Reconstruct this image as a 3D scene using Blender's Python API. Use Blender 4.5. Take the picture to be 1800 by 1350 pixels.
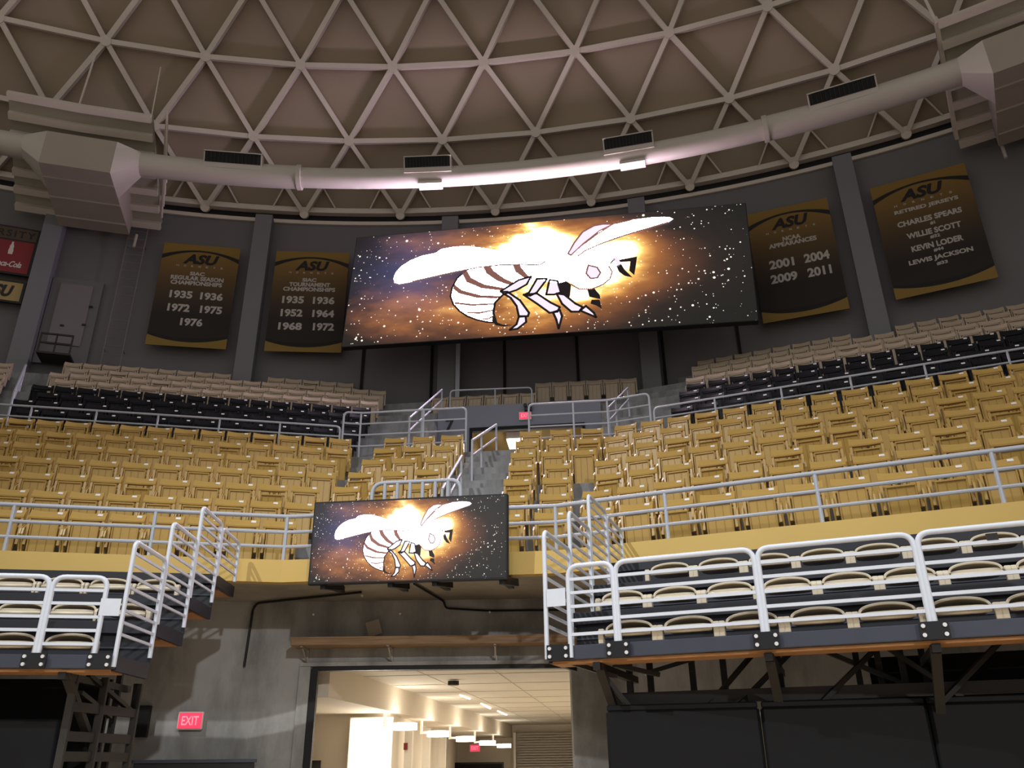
import bpy, math, random
from mathutils import Vector, Matrix
random.seed(7)
for o in list(bpy.data.objects): bpy.data.objects.remove(o)
SC = bpy.context.scene
COL = SC.collection
R_ = math.radians
PI = math.pi
# ------------------------------------------------------------------ camera
EYE = 1.6
FPX = 1456.0
up = Vector((-38.0, 3175.0, -FPX)).normalized()
fwd = Vector((0, 0, -1)); fwd = (fwd - up * fwd.dot(up)).normalized()
rgt = fwd.cross(up)
RW = Matrix((rgt, fwd, up))                 # camera axes -> world axes
cam_d = bpy.data.cameras.new('camera'); cam = bpy.data.objects.new('camera', cam_d); COL.objects.link(cam)
cam_d.sensor_fit = 'HORIZONTAL'; cam_d.sensor_width = 36.0; cam_d.lens = FPX / 1800.0 * 36.0
cam_d.clip_start = 0.05; cam_d.clip_end = 300
cam.matrix_world = Matrix.Translation((0, 0, EYE)) @ RW.to_4x4()
SC.camera = cam
# ------------------------------------------------------------------ view, world, lights
vs = SC.view_settings
vs.view_transform = 'Standard'; vs.look = 'None'; vs.gamma = 1.0; vs.exposure = 0.0; vs.use_curve_mapping = False
try: SC.cycles.use_denoising = True
except Exception: pass
W = bpy.data.worlds.new('world'); SC.world = W; W.use_nodes = True
W.node_tree.nodes['Background'].inputs['Color'].default_value = (1.0, 0.94, 0.87, 1)
W.node_tree.nodes['Background'].inputs['Strength'].default_value = 0.40
def spot(name, loc, target, power, color, angle, blend, size):
    l = bpy.data.lights.new(name, 'SPOT'); l.energy = power; l.color = color
    l.spot_size = R_(angle); l.spot_blend = blend; l.shadow_soft_size = size
    o = bpy.data.objects.new(name, l); COL.objects.link(o); o.location = loc
    o.rotation_euler = (Vector(target) - Vector(loc)).to_track_quat('-Z', 'Y').to_euler()
    return o
spot('house_light_key', (-9.5, -2.0, 15.0), (0.6, 11.3, 4.0), 6200, (0.985, 0.99, 1.0), 62, 1.0, 0.12)
spot('house_light_fill', (6.5, -15.0, 10.0), (-1.5, 11.5, 2.6), 6200, (0.985, 0.99, 1.0), 40, 1.0, 0.25)
spot('house_light_centre', (-2.0, -6.0, 19.0), (0.0, 9.0, 1.5), 2000, (0.985, 0.99, 1.0), 56, 1.0, 0.5)
spot('court_light', (0.0, 0.0, 21.0), (0.0, 2.5, 0.0), 7000, (0.97, 0.985, 1.0), 64, 1.0, 0.6)
# ------------------------------------------------------------------ helpers: rays of the photograph
def ray(u, v): return (RW @ Vector((u - 900.0, 675.0 - v, -FPX))).normalized()
def atz(u, v, z):
    d = ray(u, v); return Vector((0, 0, EYE)) + d * ((z - EYE) / d.z)
def aty(u, v, y):
    d = ray(u, v); return Vector((0, 0, EYE)) + d * (y / d.y)
# ------------------------------------------------------------------ helpers: materials
def M(name, rgb, rough=0.6, metal=0.0, var=0.12, scale=6.0, bump=0.0, spec=0.5):
    m = bpy.data.materials.new(name); m.use_nodes = True
    nt = m.node_tree; b = nt.nodes['Principled BSDF']
    b.inputs['Roughness'].default_value = rough; b.inputs['Metallic'].default_value = metal
    b.inputs['Specular IOR Level'].default_value = spec
    tc = nt.nodes.new('ShaderNodeTexCoord'); no = nt.nodes.new('ShaderNodeTexNoise')
    no.inputs['Scale'].default_value = scale; no.inputs['Detail'].default_value = 5
    nt.links.new(tc.outputs['Object'], no.inputs['Vector'])
    mx = nt.nodes.new('ShaderNodeMix'); mx.data_type = 'RGBA'
    mx.inputs['A'].default_value = (*[c * (1 - var) for c in rgb], 1)
    mx.inputs['B'].default_value = (*[min(1, c * (1 + var)) for c in rgb], 1)
    nt.links.new(no.outputs['Fac'], mx.inputs['Factor']); nt.links.new(mx.outputs['Result'], b.inputs['Base Color'])
    if bump:
        bp = nt.nodes.new('ShaderNodeBump'); bp.inputs['Strength'].default_value = bump; bp.inputs['Distance'].default_value = 0.02
        nt.links.new(no.outputs['Fac'], bp.inputs['Height']); nt.links.new(bp.outputs['Normal'], b.inputs['Normal'])
    return m
def EM(name, rgb, strength):
    m = bpy.data.materials.new(name); m.use_nodes = True
    b = m.node_tree.nodes['Principled BSDF']
    b.inputs['Base Color'].default_value = (*[min(c, 1) * 0.5 for c in rgb], 1); b.inputs['Roughness'].default_value = 0.5
    b.inputs['Emission Color'].default_value = (*rgb, 1); b.inputs['Emission Strength'].default_value = strength
    return m
def concrete(name, rgb, dark=0.55, scale=0.9):
    m = M(name, rgb, 0.85, 0, 0.14, 3.0, 0.25)
    nt = m.node_tree; b = nt.nodes['Principled BSDF']
    src = b.inputs['Base Color'].links[0].from_socket
    tc = nt.nodes.new('ShaderNodeTexCoord'); mp = nt.nodes.new('ShaderNodeMapping'); mp.inputs['Scale'].default_value = (1.5, 1.5, 0.5)
    n2 = nt.nodes.new('ShaderNodeTexNoise'); n2.inputs['Scale'].default_value = scale; n2.inputs['Detail'].default_value = 8; n2.inputs['Roughness'].default_value = 0.65
    nt.links.new(tc.outputs['Object'], mp.inputs['Vector']); nt.links.new(mp.outputs['Vector'], n2.inputs['Vector'])
    rp = nt.nodes.new('ShaderNodeValToRGB'); rp.color_ramp.elements[0].position = 0.38; rp.color_ramp.elements[0].color = (dark, dark, dark * 0.98, 1)
    rp.color_ramp.elements[1].position = 0.6; rp.color_ramp.elements[1].color = (1, 1, 1, 1)
    nt.links.new(n2.outputs['Fac'], rp.inputs['Fac'])
    mu = nt.nodes.new('ShaderNodeMix'); mu.data_type = 'RGBA'; mu.blend_type = 'MULTIPLY'; mu.inputs['Factor'].default_value = 1
    nt.links.new(src, mu.inputs['A']); nt.links.new(rp.outputs['Color'], mu.inputs['B']); nt.links.new(mu.outputs['Result'], b.inputs['Base Color'])
    return m
def wood(name, a, bcol):
    m = M(name, a, 0.6); nt = m.node_tree; b = nt.nodes['Principled BSDF']
    tc = nt.nodes.new('ShaderNodeTexCoord'); mp = nt.nodes.new('ShaderNodeMapping'); mp.inputs['Scale'].default_value = (1.2, 12, 25)
    n = nt.nodes.new('ShaderNodeTexNoise'); n.inputs['Scale'].default_value = 2.0; n.inputs['Detail'].default_value = 6
    rp = nt.nodes.new('ShaderNodeValToRGB'); rp.color_ramp.elements[0].position = .35; rp.color_ramp.elements[0].color = (*a, 1); rp.color_ramp.elements[1].position = .65; rp.color_ramp.elements[1].color = (*bcol, 1)
    nt.links.new(tc.outputs['Object'], mp.inputs['Vector']); nt.links.new(mp.outputs['Vector'], n.inputs['Vector'])
    nt.links.new(n.outputs['Fac'], rp.inputs['Fac']); nt.links.new(rp.outputs['Color'], b.inputs['Base Color'])
    return m
MAT = dict(
    yellow=M('mustard_plastic', (0.47, 0.30, 0.075), 0.36, 0, 0.08, 9),
    yellowpaint=M('yellow_paint', (0.60, 0.41, 0.11), 0.55, 0, 0.06, 2),
    black=M('black_plastic', (0.0035, 0.0042, 0.008), 0.5, 0, 0.1, 9, 0, 0.25),
    beige=M('beige_plastic', (0.42, 0.34, 0.25), 0.5, 0, 0.1, 9),
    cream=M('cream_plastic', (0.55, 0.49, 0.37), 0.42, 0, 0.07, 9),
    creamdark=M('cream_shaded', (0.34, 0.29, 0.21), 0.5, 0, 0.07, 9),  # darker cream: shade inside the folded backrests put into the colour
    plate=M('white_plate', (0.85, 0.85, 0.85), 0.35, 0, 0.03, 20),
    rail=M('grey_blue_paint', (0.42, 0.455, 0.51), 0.45, 0.0, 0.06, 10),
    whiterail=M('pale_grey_paint', (0.60, 0.65, 0.73), 0.4, 0.0, 0.05, 10),
    concrete=concrete('concrete', (0.40, 0.40, 0.385)),
    concretestep=concrete('concrete_step', (0.27, 0.28, 0.29), 0.6, 1.6),
    soffit=concrete('soffit_concrete', (0.38, 0.345, 0.29), 0.7, 0.5),
    wallgrey=M('wall_grey_paint', (0.135, 0.133, 0.142), 0.8, 0, 0.08, 0.7),
    pillar=M('pillar_grey_paint', (0.17, 0.17, 0.19), 0.7, 0, 0.06, 0.7),
    portal=M('portal_blue_grey_paint', (0.20, 0.22, 0.27), 0.7, 0, 0.06, 0.9),
    panel=M('dome_panel', (0.29, 0.235, 0.175), 0.9, 0, 0.10, 0.45, 0.1),
    strut=M('dome_strut', (0.56, 0.51, 0.45), 0.6, 0.1, 0.08, 1.2),
    duct=M('duct_paint', (0.44, 0.41, 0.36), 0.55, 0.1, 0.07, 1.5),
    plenum=M('plenum_paint', (0.30, 0.265, 0.22), 0.7, 0, 0.08, 0.8),
    ribbed=M('ribbed_panel_paint', (0.30, 0.285, 0.225), 0.7, 0, 0.06, 0.8),
    darkgap=M('dark_gap', (0.008, 0.008, 0.008), 0.9, 0, 0.1, 3),
    slate=M('dark_slate_paint', (0.045, 0.052, 0.075), 0.35, 0.1, 0.15, 5),
    navy=M('navy_riser_paint', (0.008, 0.010, 0.017), 0.5, 0, 0.15, 5),
    bracket=M('black_bracket', (0.010, 0.011, 0.014), 0.4, 0.2, 0.1, 10),
    steelblack=M('black_steel', (0.012, 0.011, 0.011), 0.5, 0.3, 0.2, 4),
    brownsteel=M('dusty_brown_steel', (0.026, 0.023, 0.020), 0.7, 0.1, 0.2, 4),
    bolt=M('zinc_bolt', (0.80, 0.82, 0.85), 0.3, 0.4, 0.05, 20),
    pad=M('black_vinyl', (0.0030, 0.0037, 0.0052), 0.65, 0, 0.15, 3, 0, 0.25),
    plywood=wood('plywood_edge', (0.36, 0.17, 0.06), (0.48, 0.24, 0.09)),
    board=wood('rough_board', (0.22, 0.13, 0.065), (0.34, 0.21, 0.11)),
    zinc=M('galvanised_steel', (0.42, 0.40, 0.36), 0.45, 0.6, 0.1, 10),
    cabinet=M('screen_cabinet', (0.012, 0.012, 0.014), 0.55, 0.2, 0.1, 6),
    signred=M('sign_red', (0.20, 0.010, 0.016), 0.5, 0, 0.05, 4),
    signblack=M('sign_black', (0.010, 0.010, 0.010), 0.6, 0, 0.05, 4),
    signgold=M('sign_gold', (0.34, 0.25, 0.10), 0.6, 0, 0.05, 4),
    signbrown=M('sign_brown', (0.07, 0.045, 0.028), 0.6, 0, 0.05, 4),
    signwhite=M('sign_white', (0.60, 0.56, 0.52), 0.6, 0, 0.05, 4),
    banwhite=M('banner_white_ink', (0.42, 0.40, 0.37), 0.8, 0, 0.05, 4),
    banblack=M('banner_black_ink', (0.008, 0.007, 0.006), 0.8, 0, 0.05, 4),
    bangold=M('banner_gold_ink', (0.23, 0.145, 0.030), 0.8, 0, 0.05, 4),
    hall=M('hall_plaster', (0.72, 0.64, 0.53), 0.8, 0, 0.05, 1.5),
    hallceil=M('hall_ceiling_tile', (0.62, 0.57, 0.49), 0.85, 0, 0.06, 1.5),
    halldoor=M('hall_white_trim', (0.85, 0.80, 0.72), 0.6, 0, 0.04, 3),
    shutter=M('shutter_grey', (0.34, 0.31, 0.27), 0.5, 0.3, 0.08, 2),
    portalin=M('portal_inner_yellow', (0.50, 0.36, 0.15), 0.8, 0, 0.06, 1.5),
    floor=wood('court_floor', (0.60, 0.46, 0.30), (0.68, 0.53, 0.36)),
    doorgrey=M('door_grey_paint', (0.17, 0.155, 0.165), 0.6, 0, 0.06, 2),
    lens=EM('lamp_lens', (1.0, 0.92, 0.78), 14.0),
    tube=EM('fluorescent_lens', (1.0, 0.97, 0.88), 9.0),
    glow=EM('bright_window', (1.0, 0.90, 0.74), 5.0),
    exitred=EM('exit_red', (1.0, 0.05, 0.12), 0.85),
    exitpale=EM('exit_pale_letters', (1.0, 0.30, 0.38), 0.95),
    tv=M('tv_black', (0.010, 0.010, 0.012), 0.15, 0, 0.05, 5),
)
# ------------------------------------------------------------------ helpers: meshes
class MB:
    def __init__(s): s.v = []; s.f = []; s.mi = []
    def add(s, vs, fs, mi=0):
        b = len(s.v); s.v += [Vector(p) for p in vs]; s.f += [[b + i for i in f] for f in fs]; s.mi += [mi] * len(fs)
        return s
    def box(s, c, sz, ax=None, mi=0):
        X, Y, Z = ax if ax else (Vector((1, 0, 0)), Vector((0, 1, 0)), Vector((0, 0, 1)))
        c = Vector(c); h = [d / 2 for d in sz]
        vs = [c + X * (i * h[0]) + Y * (j * h[1]) + Z * (k * h[2]) for k in (-1, 1) for j in (-1, 1) for i in (-1, 1)]
        return s.add(vs, [(0, 2, 3, 1), (4, 5, 7, 6), (0, 1, 5, 4), (2, 6, 7, 3), (0, 4, 6, 2), (1, 3, 7, 5)], mi)
    def bar(s, p, q, w, h, upv=(0, 0, 1), mi=0):
        p = Vector(p); q = Vector(q); Y = (q - p); L = Y.length; Y = Y / L
        X = Y.cross(Vector(upv));  X = X.normalized() if X.length > 1e-4 else Vector((1, 0, 0)); Z = X.cross(Y)
        return s.box((p + q) / 2, (w, L, h), (X, Y, Z), mi)
    def path(s, pts, r, n=8, mi=0):
        pts = [Vector(p) for p in pts]; N = len(pts); prev = None; rings = []
        for i, p in enumerate(pts):
            t = (pts[min(i + 1, N - 1)] - pts[max(i - 1, 0)]).normalized()
            if prev is None:
                a = Vector((0, 0, 1)) if abs(t.z) < 0.9 else Vector((1, 0, 0)); nrm = t.cross(a).normalized()
            else:
                nrm = (prev - t * prev.dot(t)).normalized()
            prev = nrm; bn = t.cross(nrm)
            k = 1.0
            if 0 < i < N - 1:
                a = (pts[i] - pts[i - 1]).normalized(); b = (pts[i + 1] - pts[i]).normalized(); k = 1 / max(0.5, math.sqrt(max(0, (1 + a.dot(b)) / 2)))
            rings.append([p + (nrm * math.cos(2 * PI * j / n) + bn * math.sin(2 * PI * j / n)) * r * k for j in range(n)])
        vs = [v for rg in rings for v in rg]; fs = []
        for i in range(N - 1):
            for j in range(n): fs.append((i * n + j, i * n + (j + 1) % n, (i + 1) * n + (j + 1) % n, (i + 1) * n + j))
        fs.append(tuple(reversed(range(n)))); fs.append(tuple((N - 1) * n + j for j in range(n)))
        return s.add(vs, fs, mi)
    def tube(s, p, q, r, n=8, mi=0): return s.path([p, q], r, n, mi)
    def prism(s, poly, o, ex, ey, ez, d, mi=0):
        o = Vector(o); ex = Vector(ex); ey = Vector(ey); ez = Vector(ez); n = len(poly)
        vs = [o + ex * x + ey * y for x, y in poly] + [o + ex * x + ey * y + ez * d for x, y in poly]
        fs = [tuple(range(n)), tuple(range(2 * n - 1, n - 1, -1))] + [(i, i + n, (i + 1) % n + n, (i + 1) % n) for i in range(n)]
        return s.add(vs, fs, mi)
    def grid(s, fn, nu, nv, mi=0):
        vs = [fn(i / nu, j / nv) for j in range(nv + 1) for i in range(nu + 1)]
        fs = [(j * (nu + 1) + i, j * (nu + 1) + i + 1, (j + 1) * (nu + 1) + i + 1, (j + 1) * (nu + 1) + i) for j in range(nv) for i in range(nu)]
        return s.add(vs, fs, mi)
    def disc(s, c, nrm, r, h, n=16, mi=0):
        c = Vector(c); nrm = Vector(nrm).normalized(); return s.tube(c, c + nrm * h, r, n, mi)
    def mesh(s, name, mats, off=None, smooth=False, bevel=0.0):
        me = bpy.data.meshes.new(name); o = off or Vector((0, 0, 0))
        me.from_pydata([tuple(v - o) for v in s.v], [], s.f)
        for m in mats: me.materials.append(m)
        if len(mats) > 1: me.polygons.foreach_set('material_index', s.mi)
        import bmesh
        bm = bmesh.new(); bm.from_mesh(me); bmesh.ops.recalc_face_normals(bm, faces=bm.faces)
        if bevel: bmesh.ops.bevel(bm, geom=[e for e in bm.edges if len(e.link_faces) == 2 and e.calc_face_angle(0) > 0.6], offset=bevel, segments=1, affect='EDGES', profile=0.6)
        bm.to_mesh(me); bm.free()
        if smooth:
            me.polygons.foreach_set('use_smooth', [True] * len(me.polygons)); me.set_sharp_from_angle(angle=R_(38))
        me.update(); return me
def link(name, me, parent=None):
    o = bpy.data.objects.new(name, me); COL.objects.link(o)
    if parent is not None: o.parent = parent
    return o
def part(name, mb, mats, parent, smooth=False, bevel=0.0, world=True, label=None):
    """a part of a thing; geometry given in world axes and world position unless world=False"""
    if not isinstance(mats, (list, tuple)): mats = [mats]
    off = None
    if world:
        off = parent.location.copy(); q = parent.parent
        while q is not None: off = off + q.location; q = q.parent
    o = link(name, mb.mesh(name, mats, off, smooth, bevel), parent)
    if label: o['label'] = label
    return o
def tag(o, label, cat, group=None):
    o['label'] = label; o['category'] = cat
    if group: o['group'] = group
    return o
def thing(name, label, cat, loc=(0, 0, 0), rotz=0.0, group=None):
    o = bpy.data.objects.new(name, None); COL.objects.link(o); o.location = Vector(loc); o.rotation_euler = (0, 0, rotz); o.empty_display_size = 0.2
    return tag(o, label, cat, group)
def solo(name, mb, mats, label, cat, group=None, smooth=False, bevel=0.0):
    """a thing that is one mesh, its origin at its first corner's base"""
    if not isinstance(mats, (list, tuple)): mats = [mats]
    c = sum(mb.v, Vector()) / len(mb.v); c.z = min(v.z for v in mb.v)
    o = link(name, mb.mesh(name, mats, c, smooth, bevel)); o.location = c
    return tag(o, label, cat, group)
def struct(name, mb, mats, smooth=False):
    if not isinstance(mats, (list, tuple)): mats = [mats]
    o = link(name, mb.mesh(name, mats, None, smooth)); o['kind'] = 'structure'; return o
def fillet(pts, r, n=5):
    pts = [Vector(p) for p in pts]; out = [pts[0]]
    for i in range(1, len(pts) - 1):
        a = (pts[i - 1] - pts[i]); b = (pts[i + 1] - pts[i]); rr = min(r, a.length * .45, b.length * .45)
        pa = pts[i] + a.normalized() * rr; pb = pts[i] + b.normalized() * rr
        for k in range(n + 1):
            t = k / n; out.append((pa * (1 - t) + pts[i] * t) * (1 - t) + (pts[i] * (1 - t) + pb * t) * t)
    out.append(pts[-1]); return out
ORD = 'front second third fourth fifth sixth seventh eighth ninth tenth eleventh twelfth thirteenth fourteenth fifteenth sixteenth seventeenth eighteenth nineteenth twentieth'.split()
NTH = ['first'] + ORD[1:] + ['twenty-%s' % w for w in ['first'] + ORD[1:9]]
FONT = None
def text_mb(txt, w, h, o, ex, ey, ez, d=0.01, bold=0.0, shear=0.0, space=1.0):
    """lettering fitted into a w x h box whose lower left corner is o"""
    cu = bpy.data.curves.new('txt', 'FONT'); cu.body = txt; cu.offset = bold; cu.shear = shear; cu.space_character = space; cu.resolution_u = 3
    to = bpy.data.objects.new('txt', cu); COL.objects.link(to)
    dg = bpy.context.evaluated_depsgraph_get(); me = bpy.data.meshes.new_from_object(to.evaluated_get(dg))
    xs = [v.co.x for v in me.vertices]; ys = [v.co.y for v in me.vertices]
    x0, x1, y0, y1 = min(xs), max(xs), min(ys), max(ys)
    mb = MB(); o = Vector(o); ex = Vector(ex); ey = Vector(ey); ez = Vector(ez)
    mb.add([o + ex * ((v.co.x - x0) / (x1 - x0) * w) + ey * ((v.co.y - y0) / (y1 - y0) * h) + ez * d for v in me.vertices], [tuple(p.vertices) for p in me.polygons])
    bpy.data.objects.remove(to); bpy.data.curves.remove(cu); bpy.data.meshes.remove(me)
    return mb
def join(*mbs):
    out = MB()
    for m in mbs: out.add(m.v, m.f)
    return out

# ------------------------------------------------------------------ plan of the seating bowl
H0, TREAD, RISE, T0 = 4.1, 0.80, 0.53, 1.45      # balcony edge height, row depth, row rise, depth of the front row
class Seg:
    def __init__(s, K, deg):
        s.K = Vector((K[0], K[1], 0)); s.a = R_(deg); s.T = Vector((math.cos(s.a), math.sin(s.a), 0)); s.N = Vector((-s.T.y, s.T.x, 0))
    def P(s, x, t, z): return s.K + s.T * x + s.N * t + Vector((0, 0, z))
SL = Seg((-3.086, 11.007), 12.15)
SM = Seg((-3.086, 11.007), -5.745)
SR = Seg((0.548, 10.641), -22.27)
MLEN = 3.652
kLs = lambda t: 0.1575 * t
kMa = lambda t: -0.1575 * t
kMb = lambda t: MLEN + 0.145 * t
kRs = lambda t: -0.145 * t
zrow = lambda k: H0 + RISE * k
trow = lambda k: 0.0 if k <= 0 else T0 + TREAD * (k - 1)     # front of row k's floor
tback = lambda k: 1.34 + TREAD * k                            # plane of the seat backs of row k
# ------------------------------------------------------------------ dome geometry
C0 = Vector((-3.89, -11.98, 0))
def cyl(R, deg, z): a = R_(deg); return C0 + Vector((R * math.sin(a), R * math.cos(a), z))
def cdir(deg): a = R_(deg); return Vector((math.sin(a), math.cos(a), 0))
def ctan(deg): a = R_(deg); return Vector((math.cos(a), -math.sin(a), 0))
STEP = 360.0 / 68
RINGS = [(35.50, 18.80), (33.79, 20.57), (32.32, 22.39), (30.75, 24.05), (28.95, 25.6), (26.9, 27.0)]
def node(k, i): R, z = RINGS[k]; return cyl(R, -10.391 - (STEP / 2) * (k % 2) + STEP * i, z)
def nout(p):                                    # outward normal of the dome
    c = Vector((C0.x, C0.y, 3.0)); return (p - c).normalized()

# ================================================================== LARGE STRUCTURE
# floor of the arena
mb = MB(); mb.add([(-30, -25, 0), (30, -25, 0), (30, 12.55, 0), (-30, 12.55, 0)], [(0, 1, 2, 3)]); struct('floor', mb, MAT['floor'])
# dome shell of triangular panels
mb = MB(); IA, IB = -5, 11
for k in range(len(RINGS) - 1):
    for i in range(IA, IB):
        if k % 2 == 0: tris = ((node(k, i), node(k, i + 1), node(k + 1, i + 1)), (node(k + 1, i), node(k, i), node(k + 1, i + 1)))
        else: tris = ((node(k, i), node(k, i + 1), node(k + 1, i)), (node(k, i + 1), node(k + 1, i + 1), node(k + 1, i)))
        for tr in tris: mb.add([p + nout(p) * 0.20 for p in tr], [(0, 1, 2)])
struct('ceiling', mb, MAT['panel'])
# dome ribs
frame = bpy.data.objects.new('dome_frame', None); COL.objects.link(frame); frame.location = cyl(35.5, 5, 18.6); frame['kind'] = 'structure'
tag(frame, 'lattice of pale ribs in triangles under the dome panels', 'dome frame')
rest = MB(); cnt = 0
def in_view(p):
    c = RW.transposed() @ (p - Vector((0, 0, EYE)))
    if c.z > -0.5: return False
    u = 900 + FPX * c.x / -c.z; v = 675 - FPX * c.y / -c.z
    return -60 < u < 1860 and -70 < v < 1400
for k in range(len(RINGS)):
    for i in range(IA, IB):
        prs = []
        if k > 0: prs.append((node(k, i), node(k, i + 1)))
        if k < len(RINGS) - 1:
            if k % 2 == 0: prs += [(node(k, i), node(k + 1, i)), (node(k, i), node(k + 1, i + 1))]
            else: prs += [(node(k, i), node(k + 1, i)), (node(k, i), node(k + 1, i - 1))]
        for a, b in prs:
            m = (a + b) / 2; d = (b - a).normalized(); w = 0.155 if k else 0.14
            if in_view(m) and cnt < 100:
                q = MB(); q.bar(a + d * .05, b - d * .05, w, 0.24, nout(m)); part('rib', q, MAT['strut'], frame); cnt += 1
            else: rest.bar(a + d * .05, b - d * .05, w, 0.24, nout(m))
if rest.v:
    o = part('rib', rest, MAT['strut'], frame); o['kind'] = 'stuff'
for k in range(4):
    for i in range(IA, IB + 1):
        p = node(k, i)
        if in_view(p):
            q = MB(); q.disc(p - nout(p) * 0.15, nout(p), 0.17 if k else 0.15, 0.3, 12); part('hub', q, MAT['strut'], frame, smooth=True)
# thin purlins between the lowest ribs
q = MB()
for i in range(IA, IB):
    a, b, c = node(0, i), node(0, i + 1), node(1, i + 1)
    for f, g in ((0.36, a), (0.64, b)):
        p = a.lerp(b, f); q2 = g.lerp(c, 0.40 ); q.bar(p + nout(p) * .1, q2 + nout(q2) * .1, 0.05, 0.10, nout(p))
part('purlin', q, MAT['strut'], frame)['kind'] = 'stuff'
# curved wall, tension ring beams and the dark gap between them
AZ0, AZ1 = -36.0, 48.0
def arcband(mb, R0, R1, z0, z1, n=84):
    pr = [(R0, z0), (R1, z0), (R1, z1), (R0, z1)]
    for j in range(4):
        (ra, za), (rb, zb) = pr[j], pr[(j + 1) % 4]
        mb.grid(lambda u, v: cyl(ra + (rb - ra) * v, AZ0 + (AZ1 - AZ0) * u, za + (zb - za) * v), n, 1)
mb = MB(); arcband(mb, 35.6, 36.0, 7.0, 18.9); struct('wall_back', mb, MAT['wallgrey'], True)
mb = MB(); arcband(mb, 35.36, 35.62, 18.82, 19.02); struct('trim_1', mb, MAT['strut'], True)
mb = MB(); arcband(mb, 35.56, 35.62, 18.60, 18.84); struct('trim_2', mb, MAT['darkgap'], True)
mb = MB(); arcband(mb, 35.53, 35.62, 18.46, 18.60); struct('trim_3', mb, MAT['strut'], True)
for az in (-37.5, -27.4, -17.4, -7.15, 3.03, 13.2, 23.6, 33.6, 43.6):
    mb = MB(); p = cyl(35.42, az, 12.75); mb.box(p, (0.55, 0.5, 11.5), (ctan(az), cdir(az), Vector((0, 0, 1)))); struct('pillar', mb, MAT['pillar'])
n = 4
for az in (-1.34, 2.04, 5.91, 9.6, 13.68, 17.45):
    mb = MB(); p = cyl(35.58, az + (0.15 if az in (2.04, 13.68) else 0), 12.4); mb.box(p, (0.085, 0.05, 3.9), (ctan(az), cdir(az), Vector((0, 0, 1)))); struct('trim_%d' % n, mb, MAT['darkgap']); n += 1
# seating tiers: stepped concrete
def tier(mb, seg, k0, k1, sa, sb, kcap=None):
    for k in range(k0, k1 + 1):
        ta, tb = trow(k), trow(k + 1); z = zrow(k)
        a = lambda t: sa(t, k); b = lambda t: sb(t, k)
        mb.add([seg.P(a(ta), ta, z), seg.P(b(ta), ta, z), seg.P(b(tb), tb, z), seg.P(a(tb), tb, z)], [(0, 1, 2, 3)])
        mb.add([seg.P(a(tb), tb, z), seg.P(b(tb), tb, z), seg.P(b(tb), tb, z + RISE), seg.P(a(tb), tb, z + RISE)], [(0, 1, 2, 3)])
mb = MB(); tier(mb, SL, 0, 15, lambda t, k: -14.0, lambda t, k: kLs(t)); struct('floor_tier_ladder_side', mb, MAT['concretestep'])
mb = MB(); tier(mb, SR, 0, 15, lambda t, k: kRs(t), lambda t, k: 16.0); struct('floor_tier_jersey_side', mb, MAT['concretestep'])
mb = MB(); tier(mb, SM, 0, 6, lambda t, k: kMa(t), lambda t, k: kMb(t))
PB0, PB1, PT = 0.03, 4.48, 10.10            # portal block: extent along the facet and its front plane
LZ = zrow(7)                                # landing level
mb.add([SM.P(PB0, trow(7), LZ), SM.P(PB1, trow(7), LZ), SM.P(PB1, PT + 6, LZ), SM.P(PB0, PT + 6, LZ)], [(0, 1, 2, 3)])
tier(mb, SM, 7, 15, lambda t, k: kMa(t), lambda t, k: PB0)
tier(mb, SM, 7, 15, lambda t, k: PB1, lambda t, k: kMb(t))
for k in range(7, 12):                      # side faces of the flights beside the landing
    for s in (PB0, PB1): mb.add([SM.P(s, trow(k), LZ), SM.P(s, trow(k + 1), LZ), SM.P(s, trow(k + 1), zrow(k)), SM.P(s, trow(k), zrow(k))], [(0, 1, 2, 3)])
struct('floor_tier_centre', mb, MAT['concretestep'])
# aisle steps
mb = MB(); AS0, AS1 = 1.50, 2.54
for k in range(0, 7):
    for j in (0, 1):
        t1 = trow(k + 1); d = 0.42
        if j == 0: mb.box(SM.P((AS0 + AS1) / 2, t1 - d / 2, zrow(k) + RISE / 4), (AS1 - AS0, d, RISE / 2), (SM.T, SM.N, Vector((0, 0, 1))))
struct('stairs_centre', mb, MAT['concretestep'])
# balcony fascia and soffit slab
FZ0 = 3.81
def band(mb, t0, t1, z0, z1):
    for seg, a, b in ((SL, lambda t: -14.0, kLs), (SM, kMa, kMb), (SR, kRs, lambda t: 16.0)):
        vs = [seg.P(f(t), t, z) for f in (a, b) for t in (t0, t1) for z in (z0, z1)]
        mb.add(vs, [(0, 1, 5, 4), (2, 6, 7, 3), (0, 4, 6, 2), (1, 3, 7, 5)])
mb = MB(); band(mb, 0.0, 0.16, FZ0, H0 + 0.005); struct('trim_10', mb, MAT['yellowpaint'])
mb = MB(); band(mb, 0.16, 4.5, FZ0 + 0.02, H0 - 0.02); struct('slab_balcony', mb, MAT['soffit'])
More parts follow.
